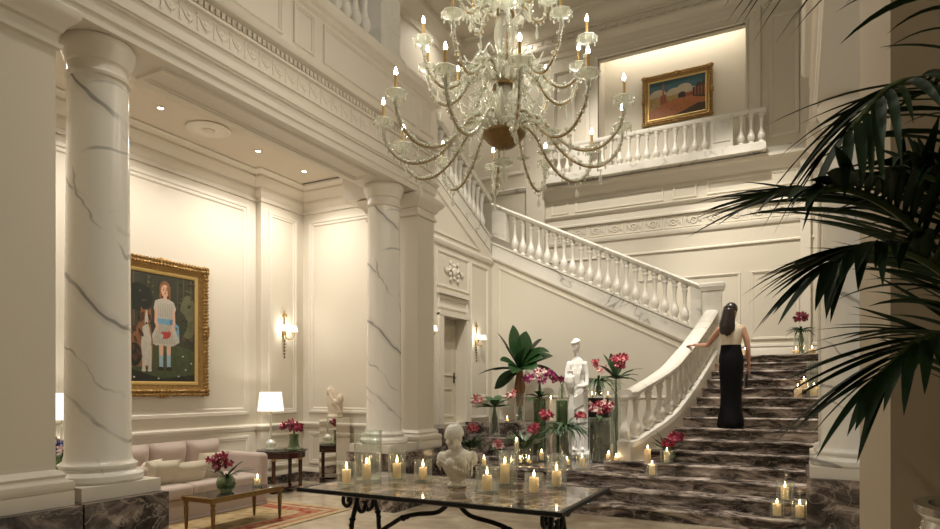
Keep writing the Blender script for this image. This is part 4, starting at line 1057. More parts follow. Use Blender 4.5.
def statue():
    loc = on_y(577, 10.38, PZ)
    t = thing('statue', 'white life size statue of a robed woman carrying an urn', 'statue', loc, YAW-.05)
    MB().lathe([(.27,0),(.27,.06),(.25,.075),(.24,.10),(0,.10)],28).build('base', M['statue'], t)
    m_ = MB()
    def ringz(z,rx,ry,cx,cy,ph,am,n=36): return [(cx+rx*(1+am*math.sin(7*2*pi*j/n+ph))*math.cos(2*pi*j/n), cy+ry*(1+am*math.sin(7*2*pi*j/n+ph))*math.sin(2*pi*j/n), z) for j in range(n)]
    m_.rings([ringz(*a) for a in ((.09,.21,.19,0,0,0,.12),(.2,.20,.18,0,0,.3,.13),(.4,.185,.165,.01,0,.8,.13),(.62,.18,.155,.02,-.01,1.3,.10),(.8,.185,.15,.03,-.01,1.7,.06),(.95,.19,.145,.035,0,2.0,.04),(1.08,.165,.125,.02,0,2,.02),(1.2,.135,.105,.01,0,2,.02),(1.33,.155,.115,.0,0,2,0),(1.45,.165,.11,0,0,2,0),(1.52,.12,.085,0,0,2,0),(1.56,.06,.06,0,0,2,0))])
    m_.ell((.09,-.09,.66),.09,.09,.2); m_.ell((-.06,-.08,1.36),.055,.05,.06); m_.ell((.06,-.08,1.36),.055,.05,.06)
    m_.tube([(0,0,1.5),(-.005,-.01,1.60),(-.01,-.02,1.66)],[.06,.048,.05],12)
    for s in (-1,1): m_.ell((s*.165,0,1.44),.066,.062,.062,14,10)
    m_.ell((0,0,1.42),.17,.105,.10,20,12)
    H = Vector((-.03,-.035,1.735)); Q = Matrix.Rotation(rad(-50),3,'Z') @ Matrix.Rotation(rad(15),3,'X')
    hp = lambda x,y,z: H+Q @ Vector((x,y,z))
    m_.ell(H,.075,.092,.105,18,12,Q); m_.ell(hp(0,-.05,-.04),.05,.045,.062,12,8,Q); m_.tube([hp(0,-.085,.01),hp(0,-.108,-.03),hp(0,-.09,-.04)],[.01,.014,.01],8)
    m_.ell(hp(0,-.08,-.085),.02,.018,.018,8,6,Q); m_.ell(hp(0,.09,.03),.055,.05,.05,12,8,Q)
    m_.ell(hp(0,.015,.03),.083,.098,.095,18,12,Q); m_.ell(hp(0,.10,.05),.045,.045,.045,12,8,Q)
    for k in range(12):
        a = pi*1.5+(k-5.5)*.42; m_.ell(hp(.072*math.cos(a),.088*math.sin(a)+.005,.06+.02*abs(k-5.5)*.1),.024,.024,.022,8,6)
    # arms: one lowered to hold the urn, one bent across
    m_.tube([(.17,0,1.44),(.21,-.02,1.28),(.20,-.08,1.12),(.10,-.2,1.10),(-.02,-.22,1.10)],[.06,.05,.043,.036,.03],10)
    m_.tube([(-.17,0,1.44),(-.22,-.03,1.30),(-.24,-.08,1.16),(-.16,-.18,1.20),(-.08,-.20,1.24)],[.06,.05,.043,.036,.03],10)
    for k in range(4):
        m_.tube([(-.02,-.22,1.115-.02*k),(-.06,-.235,1.11-.02*k),(-.09,-.215,1.10-.02*k)],.0095,6); m_.tube([(-.08,-.2,1.26-.02*k),(-.12,-.235,1.25-.02*k),(-.155,-.225,1.25-.02*k)],.0095,6)
    m_.lathe([(.04,1.0),(.05,1.02),(.08,1.08),(.10,1.16),(.09,1.24),(.055,1.29),(.05,1.32),(.065,1.35),(.0,1.35)],20,(-.17,-.16,0))
    # drapery: sash over the hips and long folds
    for k in range(6): m_.tube([(-.19,-.05,.98-.03*k),(-.06,-.165,.93-.035*k),(.10,-.16,.98-.03*k),(.21,-.03,1.05-.03*k)],[.018,.024,.022,.016],8)
    for k in range(11):
        a = pi+ pi*k/10; m_.tube([(.17*math.cos(a)+.02,.145*math.sin(a),.9),(.19*math.cos(a+.1)+.02,.17*math.sin(a+.1),.5),(.21*math.cos(a-.05),.20*math.sin(a-.05),.10)],[.012,.022,.024],7)
    for k in range(5): m_.tube([(-.16+.01*k,-.2,.98-.01*k),(-.2+.025*k,-.2,.75),(-.19+.02*k,-.19,.5-.04*k)],[.014,.022,.012],7)
    for k in range(5): m_.tube([(-.14+.06*k,-.09,1.47),(-.09+.035*k,-.135,1.3),(-.05+.02*k,-.125,1.12)],[.01,.014,.01],7)
    for s in (-1,1): m_.ell((s*.09,-.2,.115),.05,.09,.035)
    f = m_.sculpt('figure', M['statue'], t, .0085, 4); f.scale = (.80,.84,1.09)
statue()
mp_ = thing('pedestal', 'mirror clad square pedestal under the stone torso', 'pedestal', (-6.7575,8.13,0))
rbox(MB(), -.1775,.1775,-.1775,.1775,.004,1.13, .004,1).build('box', M['mirror'], mp_, 20)
def torso():
    t = thing('sculpture', 'weathered draped stone torso fragment on the mirror pedestal', 'sculpture', (-6.7575,8.13,1.132), YAW)
    m_ = MB(); m_.lathe([(.12,0),(.12,.03),(.10,.05),(0,.05)],20)
    m_.rings([[(cx+rx*math.cos(2*pi*j/20),ry*math.sin(2*pi*j/20),z) for j in range(20)] for z,rx,ry,cx in ((.03,.12,.09,0),(.12,.125,.10,.01),(.22,.13,.10,.0),(.32,.115,.09,-.01),(.40,.085,.075,-.03),(.47,.06,.055,-.06),(.52,.03,.03,-.08))])
    m_.ell((.10,-.02,.30),.05,.06,.09); m_.ell((-.09,-.03,.42),.05,.045,.07); m_.ell((.02,-.08,.24),.06,.05,.06)
    for k in range(8): m_.tube([(-.10+.02*k,-.05,.45-.035*k),(-.02+.02*k,-.11,.30-.03*k),(.10-.01*k,-.06,.14-.012*k)],[.012,.018,.01],7)
    m_.sculpt('figure', M['terracotta'], t, .007, 2)
torso()

# ================================================================== SITTING ROOM FURNITURE
sf = thing('sofa', 'long beige pink upholstered sofa along the left wall', 'sofa', (-7.1,5.48,.014))
x0,x1,y0,y1 = -.62,.60,-.98,1.0
rbox(MB(),x0+.05,x1-.06,y0+.10,y1-.10,.0,.26,.02).build('base', M['sofa'], sf)
MB().box(x0+.06,x1-.02,y0+.08,y1-.08,0,.02).build('skirt', M['sofa'], sf)
for k in range(3):
    a = y0+.17+k*.547; rbox(MB(),x0+.22,x1,a+.004,a+.543,.262,.43,.05,4).build('seat_cushion', M['sofa'], sf)
rbox(MB(),x0,x0+.2,y0,y1,0,.74,.06,4).build('back_frame', M['sofa'], sf)
for s in (-1,1):
    ya = y0 if s < 0 else y1-.165
    rbox(MB(),x0+.05,x1-.05,ya,ya+.165,0,.70,.06,4).build('arm', M['sofa'], sf)
for k in range(3):
    a = y0+.17+k*.547+.272
    Mx = Matrix.Translation((x0+.32,a,.66)) @ Matrix.Rotation(rad(90),4,'Z') @ Matrix.Rotation(rad(12),4,'X')
    pillow(MB(),Mx,.57,.46,.24).build('back_cushion', M['sofa'], sf, 0 or 80)
def cush(px,py,X,w,h,rz,label):
    u = (px-470)/626.7; D = X/(FW.x+RT.x*u); p = at(px,py,D)
    t = thing('cushion', label, 'cushion', p, 0, 'cream cushions on the sofa')
    pillow(MB(), Matrix.Rotation(rad(90+rz),4,'Z') @ Matrix.Rotation(rad(22),4,'X'), w,h,.16).build('pillow', M['cushion'], t, 80)
cush(149,474,-6.86,.36,.36,25,'cream patterned cushion leaning left, closest to the near column')
cush(164,473,-6.82,.36,.34,-15,'small cream square cushion tilted beside the long one')
cush(188,473.5,-6.78,.55,.34,0,'long cream bolster cushion in the middle of the sofa')
cush(211,467,-6.84,.42,.44,-10,'upright cream cushion furthest along, behind the red flowers')
# coffee table
ct = thing('coffee_table', 'low brass coffee table with dark glass top before the sofa', 'table', (-5.84,5.24,.014))
MB().box(-.22,.22,-.50,.50,.385,.397).build('tabletop', M['blackglass'], ct)
fr_ = MB(); l = lambda i, z: [(-.245+i,-.525+i,z),(.245-i,-.525+i,z),(.245-i,.525-i,z),(-.245+i,.525-i,z)]
fr_.rings([l(.03,.34),l(.0,.34),l(-.006,.365),l(-.006,.39),l(0,.398),l(.028,.398)],False,False); fr_.build('frame', M['oldbrass'], ct)
for sx in (-1,1):
    for sy in (-1,1): MB().lathe([(.014,0),(.016,.01),(.012,.02),(.018,.05),(.026,.26),(.026,.28),(.018,.285),(.018,.30),(.028,.31),(.028,.34)],12,(sx*.215,sy*.495,0)).build('leg', M['oldbrass'], ct)
pc = ground(229,490,.415); pc = Vector((-5.90,5.16,.4135))
b_ = thing('vase', 'round glass bowl vase on the brass coffee table', 'vase', pc)
MB().lathe([(0,0),(.06,0),(.10,.04),(.115,.09),(.10,.14),(.075,.17),(.07,.17),(.095,.14),(.108,.09),(.09,.04),(0,.012)],24).build('body', M['greenwater'], b_)
t = plant('red orchids with long dark blades on the coffee table', pc+Vector((0,0,.02)))
blades(t, 9, .45, .035, 1.0, .35, 'leaf', .12, 31, (rad(camright(-60)),rad(camright(80)))); blades(t, 5, .35, .035, 1.1, .3, 'leaf', .12, 32, (rad(camright(140)),rad(camright(220))), 'leaf_blade')
stems(t,.01,.18,.06,8,'leaf')
for dx,dz in ((-.15,.33),(-.06,.36),(-.10,.27),(.02,.30)): v = RT*dx; cluster('flower_cluster', (v.x,v.y,dz), .07, 7, .06, (M['pink'],M['crimson']), t)
lit_jar(Vector((-5.86,5.60,.4135)), .06,.12,.034,.07, 'on the brass coffee table', G)
# round end table
et = thing('end_table', 'round mahogany table with dark legs under the lamp', 'table', (-7.17,7.36,.0))
MB().lathe([(.0,.632),(.385,.632),(.395,.638),(.395,.646),(.38,.652),(0,.652)],40).build('tabletop', M['blackglass'], et)
MB().lathe([(.34,.53),(.36,.535),(.36,.62),(.37,.631)],40,cap0=False,cap1=False).build('apron', M['mahogany'], et)
MB().lathe([(0,.06),(.22,.06),(.24,.075),(.22,.09),(0,.09)],32).build('shelf', M['mahogany'], et)
for k in range(4):
    a = rad(20+90*k); x,y = .30*math.cos(a), .30*math.sin(a)
    l_ = MB().lathe([(.025,.06),(.028,.1),(.032,.50),(.036,.54)],14,(x,y,0)).box(x-.04,x+.04,y-.04,y+.04,.0,.06).build('leg', M['mahogany'], et)
    MB().lathe([(.036,.50),(.036,.53)],14,(x,y,0)).lathe([(.036,.062),(.036,.085)],14,(x,y,0)).build('ferrule', M['brass'], l_)
def lamp(loc, label, sh=.42):
    t = thing('table_lamp', label, 'lamp', loc)
    MB().lathe([(0,0),(.09,0),(.095,.015),(.07,.03),(.085,.07),(.085,.10),(.05,.14),(.02,.16),(.025,.2),(.018,.25),(.022,.32),(.014,.4),(.014,.55)],20).build('base', M['crystal'], t)
    MB().tube([(0,0,.02),(0,0,.66)],.006,6).build('rod', M['brass'], t)
    MB().lathe([(.20,.60),(.165,.90),(.162,.90),(.197,.60)],32,cap0=False,cap1=False).build('lamp_shade', M['shade'], t)
lamp((-7.33,7.28,.654), 'glass table lamp with lit white shade on the mahogany table')
p = Vector((-6.98,7.42,.654))
b_ = thing('vase', 'waisted glass vase of dark red flowers on the mahogany table', 'vase', p)
MB().lathe([(0,0),(.14,0),(.15,.02),(.09,.04),(.08,.08),(.07,.16),(.08,.24),(.075,.24),(.065,.16),(.07,.08),(0,.03)],24).build('body', M['greenwater'], b_)
t = plant('dark red flowers in the waisted vase on the mahogany table', p+Vector((0,0,.03)))
stems(t,.02,.3,.05,8)
for dx,dz in ((-.14,.34),(-.05,.38),(.05,.34),(.14,.31),(.0,.30)): v = RT*dx; cluster('flower_cluster', (v.x,v.y,dz), .075, 7, .06, (M['crimson'],M['pink']), t)
e2 = dup(et, (-7.25,4.10,0), 0, 'round mahogany table mostly hidden behind the near column')
lamp((-7.40,4.16,.654), 'lit table lamp seen in the gap left of the near column')
p = Vector((-7.05,3.98,.654))
b_ = vase(p, .09, .22, 'glass vase of blue flowers behind the near column', 'greenwater')
t = plant('blue flowers glimpsed left of the near column base', p+Vector((0,0,.03)))
stems(t,.02,.25,.05); cluster('flower_cluster',(0,0,.30),.15,22,.06,(M['blueflower'],M['paleflower']),t)
# rug
rg = thing('rug', 'pale gold rug with red patterned border on the marble floor', 'rug', (0,0,0))
rm = []
for nm_, c1, c2, sc in (('rug_field',(.30,.20,.09),(.44,.33,.17),9),('rug_border',(.26,.025,.015),(.36,.16,.08),11),('rug_edge',(.36,.27,.14),(.44,.34,.2),14)):
    m_ = bpy.data.materials.new(nm_); m_.use_nodes = True; n_ = m_.node_tree; b0 = n_.nodes['Principled BSDF']; b0.inputs['Roughness'].default_value = .95
    v_ = n_.nodes.new('ShaderNodeTexVoronoi'); v_.inputs['Scale'].default_value = sc; v_.feature = 'SMOOTH_F1'; tc_ = n_.nodes.new('ShaderNodeTexCoord'); n_.links.new(tc_.outputs['Object'], v_.inputs['Vector'])
    r_ = n_.nodes.new('ShaderNodeValToRGB'); r_.color_ramp.elements[0].position = .25; r_.color_ramp.elements[1].position = .5; r_.color_ramp.elements[0].color = (*c1,1); r_.color_ramp.elements[1].color = (*c2,1)
    n_.links.new(v_.outputs['Distance'], r_.inputs[0]); n_.links.new(r_.outputs[0], b0.inputs['Base Color']); rm.append(m_)
rx0,rx1,ry0,ry1 = -7.0,-5.24,3.2,6.63
l = lambda i: [(rx0+i,ry0+i),(rx1-i,ry0+i),(rx1-i,ry1-i),(rx0+i,ry1-i)]
q = MB()
def slab(a, b_, m_, z=.012):
    A, B_ = l(a), l(b_)
    vs = [(*p,z) for p in A]+[(*p,z) for p in B_]
    q.add(vs, [(i,(i+1)%4,4+(i+1)%4,4+i) for i in range(4)], m_)
slab(0,.10,2); slab(.10,.16,1); slab(.16,.24,2); slab(.24,.44,1); slab(.44,.50,2)
q.add([(*p,.012) for p in l(.50)], [(0,1,2,3)], 0)
q.add([(*p,.0) for p in l(0)]+[(*p,.012) for p in l(0)], [(i,(i+1)%4,4+(i+1)%4,4+i) for i in range(4)], 2)
q.build('pile', rm, rg, 0)

# ================================================================== PAINTINGS
def gilt_frame(t, w, h, fwid, dep, lumps, U, N):
    f = MB(); pr = [(0,0),(0,dep*.7),(.10,dep),(.30,dep*.75),(.45,dep*.95),(.62,dep*.6),(.8,dep*.45),(1,dep*.3)]
    f.frame((0,0,0),U,N,[(-w/2,0),(w/2,h)],fwid,dep,pr)
    U_,N_ = Vector(U),Vector(N); rr = random.Random(3)
    M3 = Matrix((U_, N_, Vector((0,0,1)))).transposed()
    per = [(-w/2,0,w/2,0),(w/2,0,w/2,h),(w/2,h,-w/2,h),(-w/2,h,-w/2,0)]
    for a,b_,c,d in per:
        L_ = math.hypot(c-a,d-b_); n = int(L_/lumps); tx_,tz_ = (c-a)/L_,(d-b_)/L_; ix,iz = -tz_,tx_
        for k in range(n):
            s = (k+.5)/n; big = 1.6 if abs(s-.5) < .04 or s < .06 or s > .94 else 1
            for o_,sz in ((.10,.5),(.42,.38)):
                px_ = a+(c-a)*s+ix*fwid*o_; pz_ = b_+(d-b_)*s+iz*fwid*o_
                f.ell(U_*px_+N_*(dep*.9)+Vector((0,0,pz_)), lumps*sz*big*rr.uniform(.8,1.1),lumps*.35*big,lumps*sz*big*rr.uniform(.7,1.1),6,5,M3)
    f.build('frame', M['gilt'], t)
    sl_ = MB(); sl_.frame((0,0,0),U,N,[(-w/2+fwid,fwid),(w/2-fwid,h-fwid)],fwid*.28,dep*.3,[(0,dep*.45),(.5,dep*.4),(1,.012)]); sl_.build('slip', M['giltlight'], t)
class Paint:
    def __init__(s, U, N, w, h): s.U=Vector(U); s.N=Vector(N); s.w=w; s.h=h; s.mb=MB(); s.mats=[]; s.n=0
    def col(s, c, var=.25, sc=14):
        key = ('oil_%d'%len(s.mats)); m_ = mat(key, c, .45, var=var, vscale=sc); s.mats.append(m_); return len(s.mats)-1
    def poly(s, pts, ci):         # pts in 0..1 of the canvas
        s.n += 1; d = .006+.00007*s.n
        s.mb.add([s.U*((u-.5)*s.w)+Vector((0,0,v*s.h))+s.N*d for u, v in pts], [tuple(range(len(pts)))], ci)
    def oval(s, u, v, ru, rv, ci, n=18, rot=0):
        s.poly([(u+ru*math.cos(a)*math.cos(rot)-rv*math.sin(a)*math.sin(rot)*s.h/s.w, v+rv*math.sin(a)*math.cos(rot)+ru*math.cos(a)*math.sin(rot)*s.w/s.h) for a in [2*pi*k/n for k in range(n)]], ci)
# girl with a dog
W_,H_ = 1.46,1.88; fw_ = .16
pg = thing('painting', 'large gilt framed portrait of a girl in white with a dog', 'painting', (XL+.012,6.44-W_/2,1.50))
U,N_ = (0,1,0),(1,0,0)
gilt_frame(pg, W_,H_,fw_,.06,.05,U,N_)
P = Paint(U,N_,W_-2*fw_+.02,H_-2*fw_+.02)
c_bg = P.col((.030,.032,.018),.6,5); c_gr = P.col((.05,.065,.025),.6,12); c_dk = P.col((.012,.014,.010),.4,8); c_tr = P.col((.075,.055,.03),.4,9)
c_wh = P.col((.44,.41,.35),.25,22); c_bl = P.col((.14,.30,.42),.3,20); c_sk = P.col((.60,.36,.25),.1,20); c_hr = P.col((.20,.09,.035),.3,20); c_dg = P.col((.21,.095,.04),.4,22); c_rd = P.col((.35,.04,.03),.4,30); c_sh = P.col((.02,.012,.01),.2); c_sock = P.col((.25,.36,.45),.2); c_lt=P.col((.10,.10,.05),.6,9)
P.poly([(0,0),(1,0),(1,1),(0,1)], c_bg); P.poly([(0,0),(1,0),(1,.30),(.7,.36),(.35,.38),(0,.42)], c_gr); P.poly([(0,0),(1,0),(1,.10),(.5,.06),(0,.16)], c_dk)
for u,w in ((.12,.04),(.30,.03),(.78,.035),(.88,.05),(.70,.02)): P.poly([(u,.4),(u+w,.4),(u+w*.7,1),(u+w*.2,1)], c_tr)
P.oval(.86,.62,.12,.2,c_lt); P.oval(.2,.75,.18,.12,c_dk); P.oval(.65,.55,.2,.14,c_bg)
g = .54                                             # girl
for s in (-1,1):
    P.poly([(g+s*.05-.025,.16),(g+s*.05+.025,.16),(g+s*.05+.028,.32),(g+s*.05-.028,.32)], c_sock); P.oval(g+s*.055,.145,.045,.018,c_sh); P.poly([(g+s*.05-.022,.26),(g+s*.05+.022,.26),(g+s*.05+.03,.36),(g+s*.05-.03,.36)], c_sk)
P.poly([(g+.10,.57),(g+.19,.53),(g+.20,.40),(g+.15,.37),(g+.10,.46)], c_bl)
P.poly([(g-.21,.38),(g-.12,.345),(g-.04,.355),(g+.03,.34),(g+.12,.35),(g+.20,.385),(g+.14,.50),(g+.09,.56),(g-.09,.56),(g-.14,.48)], c_wh)
P.poly([(g-.10,.56),(g+.10,.56),(g+.15,.68),(g+.12,.735),(g+.05,.76),(g-.05,.76),(g-.13,.735),(g-.15,.67)], c_wh)
P.poly([(g-.10,.535),(g+.10,.535),(g+.105,.585),(g-.105,.585)], c_bl)
for s in (-1,1): P.poly([(g+s*.135,.67),(g+s*.105,.67),(g+s*.10,.56),(g+s*.06,.46),(g+s*.09,.45),(g+s*.14,.55)], c_sk)
P.oval(g+.0,.44,.07,.035,c_rd); P.oval(g-.05,.43,.03,.03,c_wh); P.oval(g+.05,.46,.03,.02,c_rd)
P.oval(g,.845,.075,.072,c_hr); P.poly([(g-.07,.84),(g-.045,.84),(g-.05,.75),(g-.075,.77)], c_hr); P.poly([(g+.07,.84),(g+.045,.84),(g+.055,.75),(g+.075,.77)], c_hr)
P.poly([(g-.025,.75),(g+.025,.75),(g+.022,.80),(g-.022,.80)], c_sk); P.oval(g,.83,.052,.054,c_sk)
for s in (-1,1): P.oval(g+s*.02,.838,.009,.006,c_sh); P.oval(g+s*.02,.853,.012,.003,c_hr)
P.oval(g,.805,.013,.005,c_rd); P.oval(g+.002,.82,.006,.006,c_hr)
d = .25                                             # dog
P.poly([(d-.15,.16),(d+.12,.16),(d+.13,.38),(d+.10,.52),(d-.03,.56),(d-.13,.42)], c_dg); P.oval(d-.10,.26,.09,.10,c_dk)
P.poly([(d-.0,.17),(d+.10,.17),(d+.11,.40),(d+.07,.53),(d+.0,.50),(d-.02,.35)], c_wh)
for s in (0,.075): P.poly([(d-.005+s,.13),(d+.035+s,.13),(d+.04+s,.34),(d-.0+s,.34)], c_wh); P.oval(d+.015+s,.13,.028,.014,c_wh)
P.oval(d+.04,.585,.075,.065,c_dg); P.poly([(d-.03,.61),(d-.02,.67),(d+.015,.635)], c_dg); P.poly([(d+.07,.635),(d+.105,.67),(d+.11,.60)], c_dg)
P.poly([(d+.03,.52),(d+.065,.52),(d+.07,.56),(d+.055,.64),(d+.04,.64),(d+.025,.56)], c_wh); P.oval(d+.048,.53,.013,.01,c_sh)
for s in (-1,1): P.oval(d+.045+s*.032,.595,.008,.006,c_sh)
c_fold = P.col((.36,.335,.285),.3,25); c_dd = P.col((.07,.03,.015),.4,20); c_l2 = P.col((.085,.10,.045),.5,20)
rr = random.Random(4)
for k in range(9): u = g-.15+.035*k; P.poly([(u*.5+g*.5-.004,.535),(u*.5+g*.5+.006,.535),(u+.012,.365),(u-.008,.365)], c_fold)
for k in range(7): u = g-.09+.03*k; P.poly([(u-.004,.72),(u+.004,.72),(u+.008,.60),(u-.006,.60)], c_fold)
P.poly([(g+.02,.875),(g+.055,.85),(g+.052,.80),(g+.035,.79),(g+.03,.84)], c_hr); P.poly([(g+.06,.58),(g+.105,.585),(g+.1,.535),(g+.06,.535)], P.col((.08,.19,.28),.2))
P.oval(g,.44,.07,.03,c_rd); P.oval(g-.05,.43,.025,.022,c_wh); P.oval(g+.05,.455,.03,.018,c_rd)
for k in range(12): P.oval(d+rr.uniform(-.13,.0),rr.uniform(.2,.5),.018,.03,c_dd,8,.4)
P.poly([(d-.05,.60),(d+.015,.63),(d+.02,.56),(d-.03,.53)], c_dd); P.poly([(d+.07,.62),(d+.10,.60),(d+.11,.55),(d+.075,.56)], c_dd)
for k in range(60):
    u,v = rr.uniform(.04,.95),rr.uniform(.01,.36)
    if abs(u-g) > .12 and abs(u-d) > .16: P.poly([(u,v),(u+.006,v),(u+rr.uniform(-.02,.02),v+.045)], c_l2 if k%2 else c_dk)
for k in range(46):
    u,v = rr.uniform(.05,.95),rr.uniform(.5,.96)
    if abs(u-g) > .14 and (abs(u-d) > .2 or v > .72): P.oval(u,min(.985,v),rr.uniform(.01,.03),rr.uniform(.006,.014),(c_l2,c_dk,c_tr)[k%3],8,rr.random())
for u,v in ((.08,.12),(.14,.07),(.82,.14),(.9,.2),(.72,.08),(.78,.26),(.45,.06)): P.oval(u,v,.014,.008,c_wh,8)
o = P.mb.build('canvas', P.mats, pg, 0, (0,0,fw_-.01))
# the square
W_,H_ = 1.54,1.14; fw_ = .12
pg = thing('painting', 'gilt framed painting of a town square under teal sky upstairs', 'painting', (-2.44,14.94,7.73))
U,N_ = (1,0,0),(0,-1,0)
gilt_frame(pg, W_,H_,fw_,.06,.05,U,N_)
P = Paint(U,N_,W_-2*fw_+.02,H_-2*fw_+.02)
sky = P.col((.025,.075,.09),.4,3); cl = P.col((.34,.28,.19),.3,6); sq = P.col((.33,.115,.035),.25,6); br_ = P.col((.22,.06,.025),.3,10); dk = P.col((.035,.02,.012),.3,8); yl = P.col((.28,.18,.06),.4,10); shd = P.col((.05,.03,.015),.2)
P.poly([(0,0),(1,0),(1,1),(0,1)], sky)
for u,v,a,b_ in ((.18,.66,.13,.10),(.45,.63,.12,.11),(.62,.68,.13,.12),(.78,.60,.14,.08),(.3,.58,.2,.08),(.6,.56,.3,.08),(.1,.6,.15,.09)): P.oval(u,v,a,b_,cl)
P.poly([(0,0),(1,0),(1,.42),(.7,.48),(.3,.48),(0,.42)], sq)
P.poly([(.02,.25),(.24,.34),(.24,.56),(.16,.58),(.02,.56)], yl); P.poly([(.22,.36),(.32,.40),(.32,.62),(.22,.60)], br_); P.poly([(.255,.6),(.285,.6),(.285,.86),(.27,.93),(.255,.86)], br_)
P.poly([(.32,.42),(.52,.46),(.52,.56),(.32,.56)], yl); P.poly([(.52,.46),(.64,.46),(.64,.58),(.58,.61),(.52,.57)], dk); P.poly([(.64,.46),(.80,.47),(.78,.57),(.64,.56)], br_)
P.poly([(.76,.44),(1,.36),(1,.78),(.95,.84),(.90,.74),(.84,.78),(.80,.66),(.76,.66)], dk)
for k in range(4): P.poly([(.79+.05*k,.46-.01*k),(.815+.05*k,.45-.01*k),(.815+.05*k,.66),(.79+.05*k,.66)], br_)
P.poly([(.35,.03),(1,.0),(1,.24),(.85,.26),(.6,.12)], shd)
rr = random.Random(2)
for k in range(26): u,v = rr.uniform(.08,.8),rr.uniform(.12,.44); P.oval(u,v,.006,.016,shd if k%2 else br_,8)
P.mb.build('canvas', P.mats, pg, 0, (0,0,fw_-.01))

# ================================================================== WALL SCONCES
def sconce(loc, label):
    t = thing('wall_sconce', label, 'wall lamp', loc)
    m_ = MB().ell((.015,0,.0),.015,.05,.12).tube([(.02,0,.08),(.02,0,.28)],[.012,.006],8).ell((.02,0,.29),.02,.03,.03).ell((.02,0,.34),.008,.008,.03)
    m_.tube(cr([(.02,-.05,.26),(.03,-.03,.3),(.03,.03,.3),(.02,.05,.26)],4),.01,6); m_.build('backplate', M['brass'], t)
    dpp = MB()
    for k in range(6): dpp.ell((.02,0,-.15-.055*k),.018-.001*k,.02-.001*k,.022,8,6)
    dpp.build('drop', M['oldbrass'], t)
    for s in (-1,1):
        a = MB().tube(cr([(.02,0,-.06),(.06,s*.05,-.12),(.10,s*.11,-.10),(.12,s*.12,-.03)],5),.009,6).lathe([(.03,-.03),(.035,-.02),(.012,-.01)],12,(.12,s*.12,0)).ell((.12,s*.12,-.05),.012,.012,.022,8,6).build('arm', M['brass'], t)
        MB().lathe([(.011,-.01),(.011,.02)],8,(.12,s*.12,0)).build('candle_sleeve', M['candlewax'], a)
        MB().lathe([(.07,.01),(.045,.11),(.043,.11),(.068,.01)],20,(.12,s*.12,0),cap0=False,cap1=False).build('shade', M['shade'], a)
    return t
s1 = sconce((XP+.002,7.93,2.56), 'brass two armed wall sconce on the sitting room pilaster')
dup(s1, (XD+.002,11.42,2.60), 0, 'brass two armed wall sconce between door and marble string')
dup(s1, (XD+.002,9.44,2.62), 0, 'wall sconce peeking out from behind the far pier')
# planter at the right edge
pl = thing('planter', 'silver planter rim at the lower right edge under the palm', 'planter', at(1012,516,1.2)*1)
pl.location.z = 0
MB().lathe([(.10,0),(.12,.02),(.08,.06),(.05,.2),(.05,.85),(.07,.95),(.10,1.0),(.14,1.08),(.155,1.2),(.15,1.30),(.14,1.34),(.155,1.355),(.155,1.37),(.13,1.37),(.12,1.30),(0,1.28)],32).build('urn', M['silver'], pl)
o = MB().lathe([(.118,1.30),(.1,1.325),(0,1.335)],24).build('soil', M['root'], pl)
# ================================================================== THE WOMAN ON THE STAIRS
ZW = 7*r
wp = on_y(731, 9.90, ZW+.002)
wo = thing('person', 'woman in pale satin top and long black skirt climbing the stairs', 'person', wp, rad(12))
# local: +y away from the camera (up the stairs), -x to the rail
b_ = MB()
sh = 1.80/1.76
def E(z,rx,ry,cx=0,cy=0,n=24): return [(cx+rx*math.cos(2*pi*j/n),cy+ry*math.sin(2*pi*j/n),z) for j in range(n)]
b_.rings([E(.95,.15,.125),E(1.03,.155,.13),E(1.12,.13,.105),E(1.20,.115,.095),E(1.27,.125,.10),E(1.37,.142,.108),E(1.45,.15,.10),E(1.50,.135,.08),E(1.53,.085,.062),E(1.55,.055,.05)])
b_.tube([(0,0,1.48),(0,.005,1.57),(0,.012,1.63)],[.06,.050,.05],14)
for s in (-1,1): b_.ell((s*.150,0,1.437),.056,.054,.056,12,8)
for s in (-1,1):           # legs inside the skirt
    b_.tube([(s*.085,0,.95),(s*.08,.0,.55),(s*.065,-.02,.30),(s*.06,-.02,.10)],[.095,.065,.05,.036],12); b_.ell((s*.06,.04,.06),.035,.09,.03)
# left arm out to the handrail, elbow bent
A = [(-.155,.0,1.44),(-.235,.075,1.33),(-.305,.16,1.225),(-.39,.31,1.235),(-.45,.42,1.25),(-.475,.455,1.253)]
b_.tube(A,[.052,.043,.037,.031,.024,.023],12)
B = [(.155,.0,1.44),(.205,-.02,1.30),(.225,-.02,1.16),(.24,.03,1.02),(.25,.055,.90),(.25,.06,.87)]
b_.tube(B,[.052,.043,.037,.031,.023,.023],12)
# hands: palm, four fingers and a thumb each
Hl = Vector((-.51,.51,1.252)); 
b_.ell(Hl,.042,.036,.016,10,8,Matrix.Rotation(rad(122),3,'Z'))
for k in range(4):
    o = Vector((-.015+.018*k*.7,.028-.016*k*.3,0)); base = Hl+Vector((-.038+.016*k,.012+.010*k,.0)); L_ = (.062,.07,.066,.052)[k]; dr_ = Vector((-.6,.78,.02)).normalized()
    b_.tube([base,base+dr_*L_*.55+Vector((0,0,-.002)),base+dr_*L_+Vector((0,0,-.022))],[.009,.0085,.007],7)
b_.tube([Hl+Vector((.02,-.02,0)),Hl+Vector((0,-.05,-.005)),Hl+Vector((-.025,-.062,-.015))],[.010,.0095,.008],7)
Hr = Vector((.253,.075,.825)); b_.ell(Hr,.018,.036,.048,10,8)
for k in range(4):
    L_ = (.06,.068,.064,.05)[k]; base = Hr+Vector((0,-.024+.016*k,-.035))
    b_.tube([base,base+Vector((-.004,.002,-L_*.55)),base+Vector((-.028,.004,-L_*.85))],[.009,.0085,.007],7)
